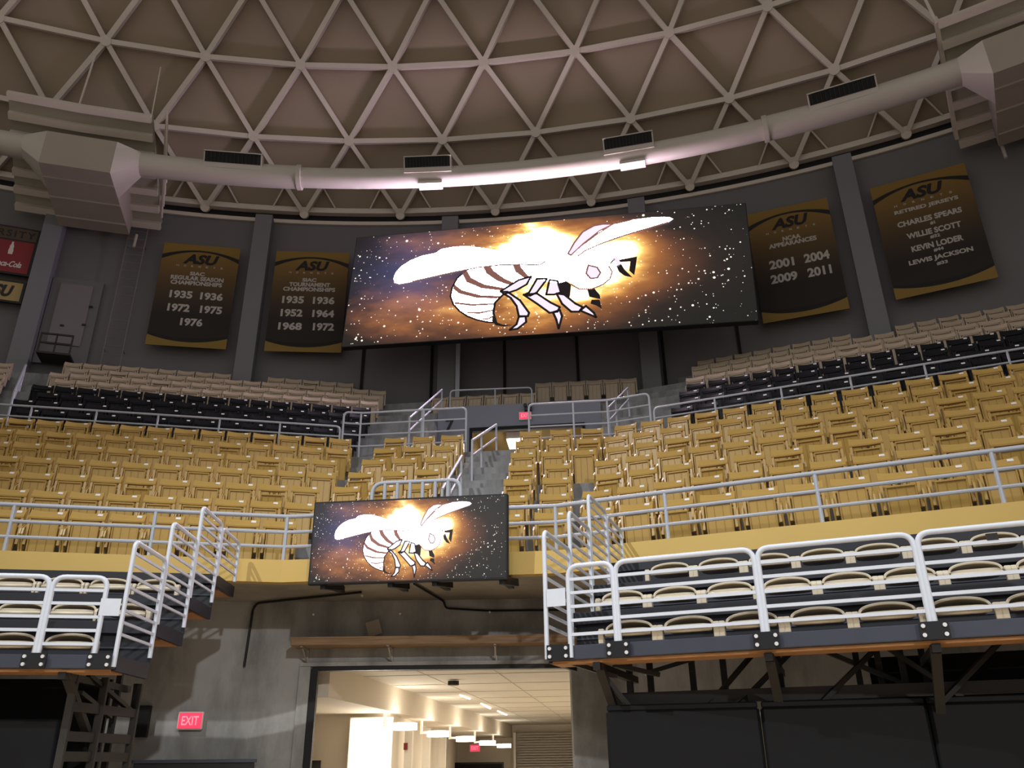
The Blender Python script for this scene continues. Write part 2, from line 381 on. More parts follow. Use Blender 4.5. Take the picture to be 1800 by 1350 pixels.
# lower concrete wall with the tunnel opening
OX0, OX1, OZ, WY = -2.92, 0.80, 2.87, 12.55
mb = MB()
def vwall(mb, a, b, z0, z1, th=0.4):
    a = Vector((a[0], a[1], 0)); b = Vector((b[0], b[1], 0)); d = (b - a).normalized(); nn = Vector((-d.y, d.x, 0))
    if nn.y < 0: nn = -nn
    vs = [p + Vector((0, 0, z)) + nn * o for p in (a, b) for z in (z0, z1) for o in (0, th)]
    mb.add(vs, [(0, 2, 6, 4), (1, 5, 7, 3), (0, 1, 3, 2), (4, 6, 7, 5), (0, 4, 5, 1), (2, 3, 7, 6)])
vwall(mb, (-14, 10.33), (-3.75, WY), 0, 3.86); vwall(mb, (-3.75, WY), (OX0, WY), 0, 3.86); vwall(mb, (OX1, WY), (1.75, WY), 0, 3.86)
vwall(mb, (OX0, WY), (OX1, WY), OZ, 3.86); vwall(mb, (1.75, WY), (14, 7.6), 0, 3.86)
struct('wall_front', mb, MAT['concrete'])
# service hall behind the opening
AX = Vector((0.119, 0.993, 0)); AN = Vector((0.993, -0.119, 0))
HC = 2.97; HL = 22.0
def hp(s, d, z): return Vector((OX0, WY + 0.4, 0)) + AN * s + AX * d + Vector((0, 0, z))
mb = MB(); mb.add([hp(-4, -0.6, HC), hp(9, 0.6, HC), hp(9, HL, HC), hp(-4, HL, HC)], [(0, 1, 2, 3)])
struct('ceiling_hall', mb, MAT['hallceil'])
mb = MB(); mb.add([hp(-4, -0.6, 0.0), hp(9, 0.6, 0.0), hp(9, HL, 0.0), hp(-4, HL, 0.0)], [(0, 1, 2, 3)]); struct('floor_hall', mb, MAT['hallceil'])
mb = MB()
mb.add([hp(-4, 4.4, 0), hp(-.05, 4.4, 0), hp(-.05, 4.4, HC), hp(-4, 4.4, HC)], [(0, 1, 2, 3)])
mb.add([hp(-.05, 4.4, 0), hp(-2.0, HL, 0), hp(-2.0, HL, HC), hp(-.05, 4.4, HC)], [(0, 1, 2, 3)])
mb.add([hp(-4, -0.5, 0), hp(-4, 4.4, 0), hp(-4, 4.4, HC), hp(-4, -0.5, HC)], [(0, 1, 2, 3)]); struct('wall_hall_left', mb, MAT['hall'])
mb = MB(); mb.add([hp(-2.2, HL, 0), hp(9, HL, 0), hp(9, HL, HC), hp(-2.2, HL, HC)], [(0, 1, 2, 3)]); struct('wall_hall_end', mb, MAT['hall'])
mb = MB(); mb.add([hp(7.5, 0, 0), hp(7.5, HL, 0), hp(7.5, HL, HC), hp(7.5, 0, HC)], [(0, 1, 2, 3)]); struct('wall_hall_right', mb, MAT['hall'])
mb = MB()
for d in (0.05,):
    q = [hp(-4, 0.1, 2.52), hp(0.14, 0.1, 2.52), hp(0.14, HL, 2.52), hp(-4, HL, 2.52)]
    q2 = [p + Vector((0, 0, HC - 2.52)) for p in q]
    mb.add(q + q2, [(0, 1, 2, 3), (0, 1, 5, 4), (1, 2, 6, 5)])
struct('beam_hall', mb, MAT['hall'])
mb = MB(); g = 0.012
for d in [i * 1.83 for i in range(1, 12)]: mb.box(hp(4.5, d, HC - .004), (9, 0.014, .006), (AN, AX, Vector((0, 0, 1))))
for s in [i * 1.22 for i in range(0, 8)]: mb.box(hp(s, HL / 2, HC - .004), (0.014, HL, .006), (AN, AX, Vector((0, 0, 1))))
struct('trim_11', mb, M('tile_grid', (0.50, 0.44, 0.35), 0.8))
# ================================================================== STADIUM SEATS
def seat_back_mb():
    """moulded backrest: thick top band that overhangs the folded pan, side cheeks and a rear shell"""
    mb = MB(); n = 10
    prof = [(-0.022, 0.872), (-0.050, 0.866), (-0.118, 0.765), (-0.112, 0.742), (-0.080, 0.738), (-0.006, 0.750)]
    vs = []
    for i in range(n + 1):
        q = 2 * i / n - 1; x = 0.238 * q; c = 0.018 * q * q
        for j, (y, z) in enumerate(prof): vs.append(Vector((x, y - c * 1.2, z + (c if j < 2 else 0))))
    m = len(prof); fs = [(i * m + j, i * m + (j + 1) % m, (i + 1) * m + (j + 1) % m, (i + 1) * m + j) for i in range(n) for j in range(m)]
    fs += [tuple(range(m)), tuple(n * m + j for j in range(m))]
    mb.add(vs, fs)
    mb.add([(-.236, -.05, .38), (.236, -.05, .38), (.236, -.012, .70), (-.236, -.012, .70), (-.236, -.03, .38), (.236, -.03, .38), (.236, .006, .70), (-.236, .006, .70)], [(0, 1, 2, 3), (7, 6, 5, 4), (0, 4, 5, 1), (1, 5, 6, 2), (3, 2, 6, 7), (0, 3, 7, 4)])
    for sx in (-1, 1): mb.bar((sx * 0.219, -0.105, 0.36), (sx * 0.219, -0.075, 0.76), 0.036, 0.09, (0, -1, 0))
    return mb
def seat_pan_mb(drop):
    mb = MB(); mb.box((0, 0, 0.285), (0.365, 0.022, 0.56))
    for sx in (-1, 1): mb.box((sx * 0.172, -0.020, 0.285), (0.020, 0.026, 0.56))
    mb.box((0, -0.022, 0.552), (0.365, 0.03, 0.026)); mb.box((0, -0.022, 0.017), (0.365, 0.03, 0.034))
    for sx in (-1, 1): mb.box((sx * 0.058, -0.014, 0.285), (0.010, 0.012, 0.49))
    rot = Matrix.Rotation(R_(3 if not drop else 17), 3, 'X')
    o = Vector((0, -0.100, 0.155 if not drop else 0.100))
    mb.v = [rot @ v + o for v in mb.v]
    return mb
def seat_bracket_mb(sx):
    mb = MB(); x = sx * 0.2515 - 0.012
    pts = [(-0.01, 0.40), (-0.035, 0.66), (-0.085, 0.66), (-0.185, 0.585), (-0.205, 0.50), (-0.15, 0.40), (-0.10, 0.30), (-0.075, 0.10), (-0.13, 0.0), (-0.01, 0.0), (-0.03, 0.12)]
    mb.prism(pts, (x, 0, 0), (0, 1, 0), (0, 0, 1), (1, 0, 0), 0.024)
    mb.disc((x - .006 , -0.135, 0.47), (1, 0, 0), 0.03, 0.036, 8)
    return mb
def seat_plate_mb():
    a = Vector((0.150, -0.0805, 0.838)); d = Vector((0, -0.068, -0.101)).normalized(); nn = Vector((0, -d.z, d.y)); nn = nn if nn.y < 0 else -nn
    return MB().box(a + nn * .004, (0.072, 0.046, 0.006), (Vector((1, 0, 0)), d, nn))
SEATMESH = {}
def seat_meshes(kind, mat):
    SEATMESH[kind] = dict(back=seat_back_mb().mesh('backrest', [mat], None, True), pan=seat_pan_mb(False).mesh('seat_pan', [mat], None, False, 0.006),
        drop=seat_pan_mb(True).mesh('seat_pan', [mat], None, False, 0.006),
        lb=seat_bracket_mb(-1).mesh('side_bracket', [mat]), rb=seat_bracket_mb(1).mesh('side_bracket', [mat]),
        plate=seat_plate_mb().mesh('number_plate', [MAT['plate']], None, False, 0.003))
seat_meshes('yellow', MAT['yellow']); seat_meshes('black', MAT['black']); seat_meshes('beige', MAT['beige'])
def put_seat(kind, name, pos, rotz, label, group, drop=False, parts='bplr#', tilt=0):
    t = thing(name, label, 'seat', pos, rotz, group); d = SEATMESH[kind]
    if tilt: t.rotation_euler = (tilt, 0, rotz)
    if 'b' in parts: link('backrest', d['back'], t)
    if 'p' in parts: link('seat_pan', d['drop' if drop else 'pan'], t)
    if 'l' in parts: link('side_bracket', d['lb'], t)
    if 'r' in parts: link('side_bracket', d['rb'], t)
    if '#' in parts:
        o = link('number_plate', d['plate'], t)
        if kind != 'yellow': o['label'] = 'small pale number plate'
    return t
random.seed(11)
SIDE_L, SIDE_R = 'on the ladder side', 'on the jersey banner side'
def yellow_row(k):
    t = tback(k); z = zrow(k); left = []; right = []
    # centre facet, both sides of the stairs
    av = AS0 - kMa(t); n = 3 if av > 1.80 else 2; w = min(.63, (av - .08) / n)
    for i in range(n): left.append((SM, AS0 - 0.02 - w * (i + .5)))
    av = kMb(t) - AS1; n = 3 if av > 1.70 else 2; w = min(.66, (av - .02) / n)
    for i in range(n): right.append((SM, AS1 + 0.02 + w * (i + .5)))
    # straight blocks
    pl = 0.535; s = kLs(t) - 0.28 - (0.0 if k % 2 else 0.10)
    smin = -4.9 - 0.55 * k
    while s > smin: left.append((SL, s)); s -= pl
    pr = 0.572; s = kRs(t) + 0.30 + (0.0 if k % 2 else 0.12)
    smax = 6.2 + 0.55 * k
    while s < smax: right.append((SR, s)); s += pr
    for side, lst in ((SIDE_L, left), (SIDE_R, right)):
        for i, (seg, s) in enumerate(lst):
            dr = random.random() < (0.10 if seg is SL else 0.22 if seg is SR else 0.55)
            nm = NTH[i] if i < len(NTH) else 'thirtieth'
            rowtxt = 'front row at the balcony rail' if k == 0 else '%s row from the balcony rail' % ORD[k]
            lb = 'mustard seat%s, %s, %s from stairs %s' % (' half open' if dr else '', rowtxt.replace(' at the balcony rail', ' by rail').replace(' from the balcony rail', ' up'), nm, side)
            put_seat('yellow', 'yellow_stadium_seat', seg.P(s, t, z), seg.a, lb, 'mustard seats in the lower bowl', dr)
for k in range(7): yellow_row(k)
def upper_row(k, kind):
    t = tback(k); z = zrow(k); L = []; Rr = []
    pl = 0.52
    s = 0.72 + 0.17 * (t - 6.94) + (0.0 if k % 2 else -0.07); s_end = -6.45 - 0.17 * (t - 6.94)
    while s > s_end: L.append((SL, s)); s -= pl
    s = 0.62 - 0.04 * (t - 6.94) + (0.0 if k % 2 else .1); s_end = 11.2 + .35 * (k - 7)
    while s < s_end: Rr.append((SR, s)); s += 0.54
    return t, z, L, Rr
def inside_wall(p):
    d = Vector((p.x, p.y, 0)) - C0; az = math.degrees(math.atan2(d.x, d.y))
    if d.length > 34.95 and any(abs(az - a) < .95 for a in (-27.4, -17.4, -7.15, 3.03, 13.2, 23.6, 33.6, 43.6)): return False
    return d.length < 35.45
for k in range(7, 17):
    kind = 'black' if k < 11 else 'beige'
    t, z, L, Rr = upper_row(k, kind)
    j = k - 7 if k < 11 else k - 11
    for side, lst in ((SIDE_L, L), (SIDE_R, Rr)):
        i = 0
        for seg, s in lst:
            p = seg.P(s, t, z)
            if not inside_wall(p): 
                i += 1; continue
            nm = NTH[i] if i < len(NTH) else 'thirtieth'; i += 1
            rt = ('front black row' if j == 0 else '%s black row' % ORD[j]) if kind == 'black' else ('lowest beige row' if j == 0 else '%s beige row' % ORD[j])
            lb = '%s folded seat, %s, %s from the stairs %s' % (kind, rt, nm, side)
            put_seat(kind, kind + '_stadium_seat', p, seg.a, lb, '%s seats in the upper rows' % kind, random.random() < .06, 'bp#' if kind == 'black' else ('bplr' if k == 11 else 'bp'))
# beige seats above the portal
for i in range(6):
    p = SM.P(-0.10 + 0.51 * i, tback(12), zrow(12)); 
    put_seat('beige', 'beige_stadium_seat', p, SM.a, 'beige seat tipped back on the portal roof, %s from the white post' % NTH[i], 'beige seats in the upper rows', False, 'bp', R_(-16))
for i in range(7):
    p = SM.P(2.86 + 0.50 * i, tback(13), zrow(13))
    if inside_wall(p): put_seat('beige', 'beige_stadium_seat', p, SM.a, 'beige seat in the short row over the portal, %s from its open end' % NTH[i], 'beige seats in the upper rows', False, 'bp')
# block beyond the side aisle
for k in (9, 10, 11, 12, 13):
    for i in range(3):
        p = SL.P(-7.70 - 0.26 * (k - 9) - 0.52 * i, tback(k), zrow(k))
        if inside_wall(p): put_seat('beige', 'beige_stadium_seat', p, SL.a, 'beige seat across the side aisle below red sign, %s row, %s from aisle' % (ORD[k - 9], NTH[i]), 'beige seats across the side aisle', False, 'bp')

# ================================================================== BOWL RAILINGS
def railing(name, label, pts, posts, bars, z0s, r=0.028, mat=None, cap=True, endloops=True, group=None, cat='railing'):
    """pts: plan polyline (world xyz at base); posts: list of base points; bars: heights; the top bar bends down into its end posts"""
    mat = mat or MAT['rail']
    base = Vector(pts[0]); t = thing(name, label, cat, base, 0, group)
    top = bars[0]; U = Vector((0, 0, 1))
    line = [Vector(p) + U * top for p in pts]
    if endloops: line = fillet([Vector(pts[0])] + line + [Vector(pts[-1])], 0.12)
    part('top_rail', MB().path(line, r * 1.1, 10), mat, t, True)
    for b in bars[1:]: part('mid_rail', MB().path([Vector(p) + U * b for p in pts], r * 0.9, 8), mat, t, True)
    for p in posts: part('post', MB().tube(Vector(p), Vector(p) + U * top, r, 8), mat, t, True)
    return t
TF = 0.08
pl0 = [SL.P(s, TF, H0) for s in (-7.0,)] + [SL.P(kLs(TF), TF, H0)] + [SM.P(MLEN, TF, H0), SR.P(7.6, TF, H0)]
posts = [SL.P(s, TF, H0) for s in (-5.15, -3.42, -1.70, 0.0)] + [SM.P(s, TF, H0) for s in (1.1, 2.36, MLEN)] + [SR.P(s, TF, H0) for s in (1.45, 3.27, 5.15)]
railing('balcony_railing', 'low grey three-bar rail along the yellow balcony edge', pl0, posts, [0.62, 0.40, 0.20], H0, 0.026, endloops=False)
# picket guard at the foot of the stairs
t = thing('picket_guard', 'grey guard of upright pickets at the foot of the stairs above small screen', 'railing', SM.P(1.12, 0.16, H0))
part('frame_tube', MB().path(fillet([SM.P(1.12, .16, H0), SM.P(1.12, .16, H0 + 1.07), SM.P(2.36, .16, H0 + 1.07), SM.P(2.36, .16, H0)], .16), 0.028, 10), MAT['rail'], t, True)
for i in range(1, 7): part('picket', MB().tube(SM.P(1.12 + 1.24 * i / 7, .16, H0), SM.P(1.12 + 1.24 * i / 7, .16, H0 + 1.06), 0.026, 8), MAT['rail'], t, True)
# rails above the yellow seats
ZU = zrow(7); TU = 6.36
railing('upper_railing', 'low two-bar rail between yellow and black seats, ladder side', [SL.P(-9.5, TU, ZU), SL.P(0.56, TU, ZU)], [SL.P(s, TU, ZU) for s in (-8.32, -7.07, -5.81, -4.54, -3.3, -2.03, -0.75)], [0.74, 0.50], ZU, 0.022, endloops=True)
railing('upper_railing', 'low two-bar rail between yellow and black seats, jersey banner side', [SR.P(0.10, TU, ZU), SR.P(10.5, TU, ZU)], [SR.P(s, TU, ZU) for s in (1.4, 2.75, 4.08, 5.43, 6.85, 8.2, 9.5)], [0.74, 0.50], ZU, 0.022)
railing('portal_guard', 'four-bar guard rail beside the number 7 wall', [SL.P(0.62, TU, ZU), SL.P(kLs(TU), TU, ZU), SM.P(1.42, TU, ZU)], [SL.P(kLs(TU), TU, ZU), SM.P(0.45, TU, ZU)], [1.10, 0.83, 0.56, 0.29], ZU, 0.022)
railing('portal_guard', 'four-bar guard rail in front of upper exit sign', [SM.P(2.83, TU, ZU), SM.P(kMb(TU), TU, ZU), SR.P(0.02, TU, ZU)], [SM.P(3.82, TU, ZU), SM.P(kMb(TU), TU, ZU)], [1.10, 0.83, 0.56, 0.29], ZU, 0.022)
# stair handrails
def handrail(label, seg, s0, t0, s1, t1, zf, h=0.92, second=0.32, posts=(0.0, .35, 1.0), rail_ext=0.0, mat=None):
    a = seg.P(s0, t0, zf(t0)); b = seg.P(s1, t1, zf(t1)); U = Vector((0, 0, 1)); mat = mat or MAT['rail']
    t = thing('handrail', label, 'handrail', a)
    part('top_rail', MB().path([a + U * h, b + U * h], 0.028, 10), mat, t, True)
    part('mid_rail', MB().path([a + U * (h - second), b + U * (h - second)], 0.024, 8), mat, t, True)
    for f in posts: 
        p = a.lerp(b, f); part('post', MB().tube(p, p + U * h, 0.024, 8), mat, t, True)
    return t
zst = lambda t: H0 + RISE * max(0, (t - T0) / TREAD + 0.62)
handrail('upper sloping handrail in the middle of the centre stairs', SM, 1.83, 4.62, 2.02, 7.02, lambda t: min(zst(t), ZU))
handrail('lower sloping handrail at the foot of the centre stairs', SM, 1.80, 1.75, 1.80, 3.55, zst)
handrail('sloping handrail of the side stairs left of number 7 wall'.replace('left of', 'beside'), SM, 0.0, 6.9, 0.10, 10.2, zst)
handrail('sloping handrail of the side stairs beyond the upper exit sign', SR, -1.05, 6.9, -1.05, 8.9, zst)
handrail('thin handrail in the side aisle under the red sign', SL, -6.62, 7.38, -7.70, 10.42, zst, posts=(0.0, 1.0))

# ================================================================== PORTAL BLOCK ABOVE THE STAIRS
PZ1 = zrow(12) + 0.10
OP0, OP1, OPZ = 0.95, 4.00, 9.86
Uz = Vector((0, 0, 1)); MX = (SM.T, SM.N, Uz)
mb = MB()
mb.box(SM.P((PB0 + OP0) / 2, PT + .12, (LZ + PZ1) / 2), (OP0 - PB0, .24, PZ1 - LZ), MX)
mb.box(SM.P((PB1 + OP1) / 2, PT + .12, (LZ + PZ1) / 2), (PB1 - OP1, .24, PZ1 - LZ), MX)
mb.box(SM.P((OP0 + OP1) / 2, PT + .12, (OPZ + PZ1) / 2), (OP1 - OP0, .24, PZ1 - OPZ), MX)
for s in (PB0 + .1, PB1 - .1): mb.box(SM.P(s, PT + 1.2, (LZ + PZ1) / 2), (.2, 2.0, PZ1 - LZ), MX)
struct('wall_portal', mb, MAT['portal'])
mb = MB()
for s in (OP0, OP1): mb.box(SM.P(s, PT - .01, (LZ + OPZ) / 2), (.07, .06, OPZ - LZ), MX)
mb.box(SM.P((OP0 + OP1) / 2, PT - .01, OPZ), (OP1 - OP0 + .07, .06, .08), MX); struct('trim_12', mb, MAT['darkgap'])
mb = MB(); D = 3.2
mb.add([SM.P(OP0, PT + D, LZ), SM.P(OP1, PT + D, LZ), SM.P(OP1, PT + D, OPZ + .1), SM.P(OP0, PT + D, OPZ + .1)], [(0, 1, 2, 3)])
for s in (OP0, OP1): mb.add([SM.P(s, PT + .2, LZ), SM.P(s, PT + D, LZ), SM.P(s, PT + D, OPZ + .1), SM.P(s, PT + .2, OPZ + .1)], [(0, 1, 2, 3)])
mb.add([SM.P(OP0, PT + .2, OPZ + .1), SM.P(OP1, PT + .2, OPZ + .1), SM.P(OP1, PT + D, OPZ + .1), SM.P(OP0, PT + D, OPZ + .1)], [(0, 1, 2, 3)])
struct('wall_portal_inner', mb, MAT['portalin'])
mb = MB()                                    # deck over the portal carrying the short beige rows
for k in (12, 13):
    mb.box(SM.P((PB0 + PB1) / 2, trow(k) + (.55 if k == 12 else .9), zrow(k) - .06), (PB1 - PB0 + (0 if k == 12 else 1.6), .9 if k == 12 else 1.8, .12), MX)
mb.box(SM.P(3.9, trow(13) + .05, zrow(12) + .22), (3.2, .1, .5), MX)
struct('slab_portal_roof', mb, MAT['concretestep'])
t = thing('ceiling_light', 'bright fluorescent light box inside the upper portal', 'light', SM.P(2.12, PT + .9, OPZ - .2))
part('lens', MB().box(SM.P(2.12, PT + .9, OPZ - .13), (0.50, .70, .05), MX), MAT['tube'], t); part('housing', MB().box(SM.P(2.12, PT + .9, OPZ - .01), (0.54, .74, .19), MX), MAT['halldoor'], t)
# number on the portal wall
o = solo('wall_number', text_mb('7', 0.24, 0.36, SM.P(0.25, PT - .012, 9.84), SM.T, Uz, SM.N, 0.0, 0.03), MAT['signblack'], 'black number 7 painted on the blue-grey portal wall', 'number')
def exit_sign(label, c, X, Y, w, h):
    """X along the sign, Y into the wall"""
    t = thing('exit_sign', label, 'exit sign', c); Y = Vector(Y); X = Vector(X); c = Vector(c)
    part('housing', MB().box(c + Y * .0, (w + .035, .07, h + .035), (X, Y, Uz)), MAT['halldoor'], t, False, .012)
    part('face', MB().box(c - Y * .04, (w, .02, h), (X, Y, Uz)), MAT['exitred'], t)
    part('lettering', text_mb('EXIT', w * .74, h * .58, c - X * w * .37 - Uz * h * .29 - Y * .052, X, Uz, Y, 0, .015), MAT['exitpale'], t)
exit_sign('small red exit sign above the upper portal', SM.P(2.44, PT - .05, 10.16), SM.T, SM.N, .30, .19)
t = thing('emergency_light', 'dark twin-head emergency light above the upper exit sign', 'lamp', SM.P(2.52, PT - .06, 10.34))
part('body', MB().box(SM.P(2.52, PT - .06, 10.36), (.2, .1, .1), MX), MAT['bracket'], t)
for sx in (-.07, .07): part('lamp_head', MB().disc(SM.P(2.52 + sx, PT - .09, 10.45), -SM.N, .05, .06, 10), MAT['bracket'], t, True)
# tall pale post on the pillar behind the portal
p = cyl(35.14, 3.62, 11.6); solo('conduit_cover', MB().box(p + Vector((0, 0, 1.05)), (.13, .1, 2.1), (ctan(3.6), cdir(3.6), Uz)), MAT['rail'], 'tall pale cover strip on the pillar behind the portal', 'cover strip')
# white rail beside it
railing('landing_rail', 'thin grey rail along the wall above the side stairs', [SM.P(0.35, trow(12) - .1, zrow(12)), SM.P(2.62, trow(12) - .02, zrow(12))], [SM.P(1.6, trow(12) - .05, zrow(12))], [0.62], 0, 0.02)

# ================================================================== TELESCOPIC BLEACHERS
DZ, DR, DD = 2.5, 0.40, 0.80
class Bl:
    def __init__(s, c, adeg, ddeg): s.c = Vector((c[0], c[1], 0)); s.X = Vector((math.cos(R_(adeg)), math.sin(R_(adeg)), 0)); s.Y = Vector((math.cos(R_(ddeg)), math.sin(R_(ddeg)), 0))
    def P(s, x, y, z): return s.c + s.X * x + s.Y * y + Vector((0, 0, z))
BR = Bl((0.27, 7.33), -21.6, 70.0)
BLF = Bl((-3.48, 7.52), 190.0, 92.0)
def chair_mb():
    pan = MB(); N = 14
    def outline(w, d, e=0.7): return [(w * math.copysign(abs(math.cos(a)) ** e, math.cos(a)), d * math.copysign(abs(math.sin(a)) ** e, math.sin(a))) for a in [2 * PI * i / 24 for i in range(24)]]
    o0 = outline(.195, .185, .55)
    pan.prism([(x, y + .19) for x, y in o0], (0, 0, .085), (1, 0, 0), (0, 1, 0), (0, 0, 1), .028)
    lip = [(-.185, .03, .075), (-.15, .008, .072), (0, -.004, .068), (.15, .008, .072), (.185, .03, .075)]
    pan.path(lip, .020, 8)
    back = MB()
    # folded backrest: a dished oval shell leaning over the pan
    ring = []
    for i in range(25):
        a = PI * i / 24; ring.append((.195 * math.cos(a), .07 + .03 * math.sin(a), .102 + .080 * math.sin(a) ** .75))
    back.path(ring, .011, 6)
    shell = MB()
    def fn(u, v):
        a = PI * u; return Vector((.190 * math.cos(a) * (1 - .10 * v), .07 + .03 * math.sin(a) + .28 * v, .100 + .080 * math.sin(a) ** .75 * (1 - .35 * v)))
    shell.grid(fn, 16, 4)
    br = []
    for sx in (-1, 1):
        m = MB(); m.prism([(-.005, 0), (.05, 0), (.07, .06), (.055, .115), (.02, .125), (-.005, .095)], (sx * .228 - .022, 0, 0), (0, 1, 0), (0, 0, 1), (1, 0, 0), .044)
        m.disc((sx * .228 - .026, .035, .10), (1, 0, 0), .022, .052, 10); br.append(m)
    return pan, back, shell, br
_p, _b, _s, _br = chair_mb()
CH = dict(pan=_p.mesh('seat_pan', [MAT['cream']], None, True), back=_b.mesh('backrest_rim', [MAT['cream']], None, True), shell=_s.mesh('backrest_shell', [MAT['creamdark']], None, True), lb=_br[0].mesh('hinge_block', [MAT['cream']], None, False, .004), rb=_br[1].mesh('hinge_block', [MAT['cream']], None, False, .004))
def bleacher_chair(bl, x, row, label, rotz, sgn):
    t = thing('bleacher_chair', label, 'chair', bl.P(x, row * DD + .02, DZ + DR * row), rotz, 'cream fold-down chairs on the bleachers')
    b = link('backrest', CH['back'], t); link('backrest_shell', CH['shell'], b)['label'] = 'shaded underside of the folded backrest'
    link('seat_pan', CH['pan'], t); link('hinge_block', CH['lb'], t); link('hinge_block', CH['rb'], t)
for row in range(3):
    for i in range(9):
        bleacher_chair(BR, .70 + .5 * i + (.0, -.22, .12)[row], row, 'cream folded chair, %s row of platform over black pads, %s from open end' % (ORD[row], NTH[i]), R_(-21.6), 1)
    for i in range(6):
        bleacher_chair(BLF, .42 + .48 * i + (.0, -.10, -.05)[row], row, 'cream folded chair, %s row of platform over end frame, %s from open end' % (ORD[row], NTH[i]), R_(10), -1)
def bleacher(bl, L, label, plylabel):
    t = thing('telescopic_bleacher', label, 'bleacher', bl.P(0, 0, 0))
    def slab(y0, y1, z0, z1, x0=0.0, x1=L):
        m = MB(); vs = [bl.P(x, y, z) for x in (x0, x1) for y in (y0, y1) for z in (z0, z1)]
        return m.add(vs, [(0, 2, 3, 1), (4, 5, 7, 6), (0, 1, 5, 4), (2, 6, 7, 3), (0, 4, 6, 2), (1, 3, 7, 5)])
    for r in range(4):
        z = DZ + DR * r; y = DD * r
        part('nose_beam', slab(y, y + .05, z - .115, z), MAT['slate'] if r == 0 else MAT['navy'], t, False, .006)
        part('deck', slab(y + .05, y + DD + .06, z - .025, z - .004, 0.02), MAT['navy'], t)
        part('plywood_edge', slab(y + (.04 if r == 0 else .28), y + (.30 if r == 0 else .75), z - .142, z - .118, 0.035), MAT['plywood'], t)
        part('end_channel', slab(y + .05, y + DD, z - .13, z + .002, -.005, .03), MAT['navy'], t)
        if r: part('riser', slab(y + .06, y + .085, z - DR, z - .115, .02), MAT['navy'], t)
        if r: part('riser_rib', slab(y + .045, y + .06, z - DR * .62, z - DR * .58, .02), MAT['slate'], t)
    xs = [x for x in (0.42, 1.8, 2.98, 4.15) if x < L - .3]
    for x in xs:
        part('leg', MB().bar(bl.P(x, 1.25, 0.0), bl.P(x, 1.25, DZ + DR - .05), .07, .05, bl.X), MAT['steelblack'], t)
        part('knee_brace', MB().bar(bl.P(x, .08, DZ - .13), bl.P(x, .95, 1.75), .07, .05), MAT['brownsteel'], t)
        part('cantilever', MB().bar(bl.P(x, .03, DZ - .17), bl.P(x, 1.5, DZ - .17), .06, .06), MAT['steelblack'], t)
    return t
TR = bleacher(BR, 6.2, 'telescopic bleacher platform with dark nose beams above the black pads', '')
TL = bleacher(BLF, 4.6, 'telescopic bleacher platform with dark nose beams above ladder-like end frame', '')
def brace(bl, t, pts, w=.045, mat='steelblack', nm='brace'):
    for (a, b) in pts: part(nm, MB().bar(bl.P(*a), bl.P(*b), w, w * .8), MAT[mat], t)
# understructure showing above the pads
brace(BR, TR, [((.33, .25, 2.38), (.62, .45, 1.98)), ((.10, .12, 2.40), (.52, .32, 2.26)), ((.50, .3, 2.36), (.85, .5, 2.28)), ((.72, .55, 2.3), (1.75, 1.1, 2.62)), ((1.2, .6, 2.0), (1.75, 1.0, 2.6)), ((1.45, .6, 2.0), (2.1, 1.1, 2.62)),
               ((1.9, .7, 2.58), (2.9, 1.0, 2.1)), ((2.1, .6, 2.0), (2.8, 1.0, 2.6)), ((3.0, .6, 2.0), (3.6, .9, 2.5)), ((2.6, .7, 2.5), (3.2, .8, 2.0))])
for x in (.66, 1.05, 1.33, 2.45, 2.62, 2.80): part('strut', MB().bar(BR.P(x, 1.05, 0), BR.P(x, 1.05, 2.60), .055, .05, BR.X), MAT['steelblack'], TR)
part('cross_beam', MB().bar(BR.P(.42, .60, 2.10), BR.P(6.2, 1.05, 2.10), .08, .10), MAT['steelblack'], TR)
for z in (2.13,): part('cross_beam', MB().bar(BR.P(.42, .64, z), BR.P(6.2, 1.08, z), .04, .05), MAT['steelblack'], TR)
# ladder-like end frame of the other platform
PF, PM, PR2 = (.42, .30), (.36, .78), (.30, 1.45)
for (x, y) in (PF, PM, PR2): part('end_post', MB().bar(BLF.P(x, y, 0), BLF.P(x, y, 2.38), .06, .06, BLF.X), MAT['brownsteel'], TL)
for z in (2.10, 1.86, 1.70, 1.45): part('rung', MB().bar(BLF.P(PF[0], PF[1], z), BLF.P(PR2[0], PR2[1], z), .05, .08), MAT['brownsteel'], TL)
brace(BLF, TL, [((.40, .5, 2.38), (.32, 1.4, 2.12)), ((.40, .4, 2.22), (.35, 1.0, 2.05)), ((.31, 1.40, 2.38), (.31, 1.42, 2.1))])
solo('shade_sheet', MB().box(BLF.P(2.75, 1.42, 1.21), (4.4, .04, 2.42), (BLF.X, BLF.Y, Uz)), MAT['pad'], 'added dark sheet standing in for shade below the platform with end frame', 'sheet')  # added black sheet for the shade under this platform, no real part
solo('shade_sheet', MB().box(BR.P(4.4, 1.42, 1.21), (3.7, .04, 2.42), (BR.X, BR.Y, Uz)), MAT['pad'], 'added dark sheet standing in for shade behind the black pads', 'sheet')  # likewise added: blacks out the shaded space under the padded platform
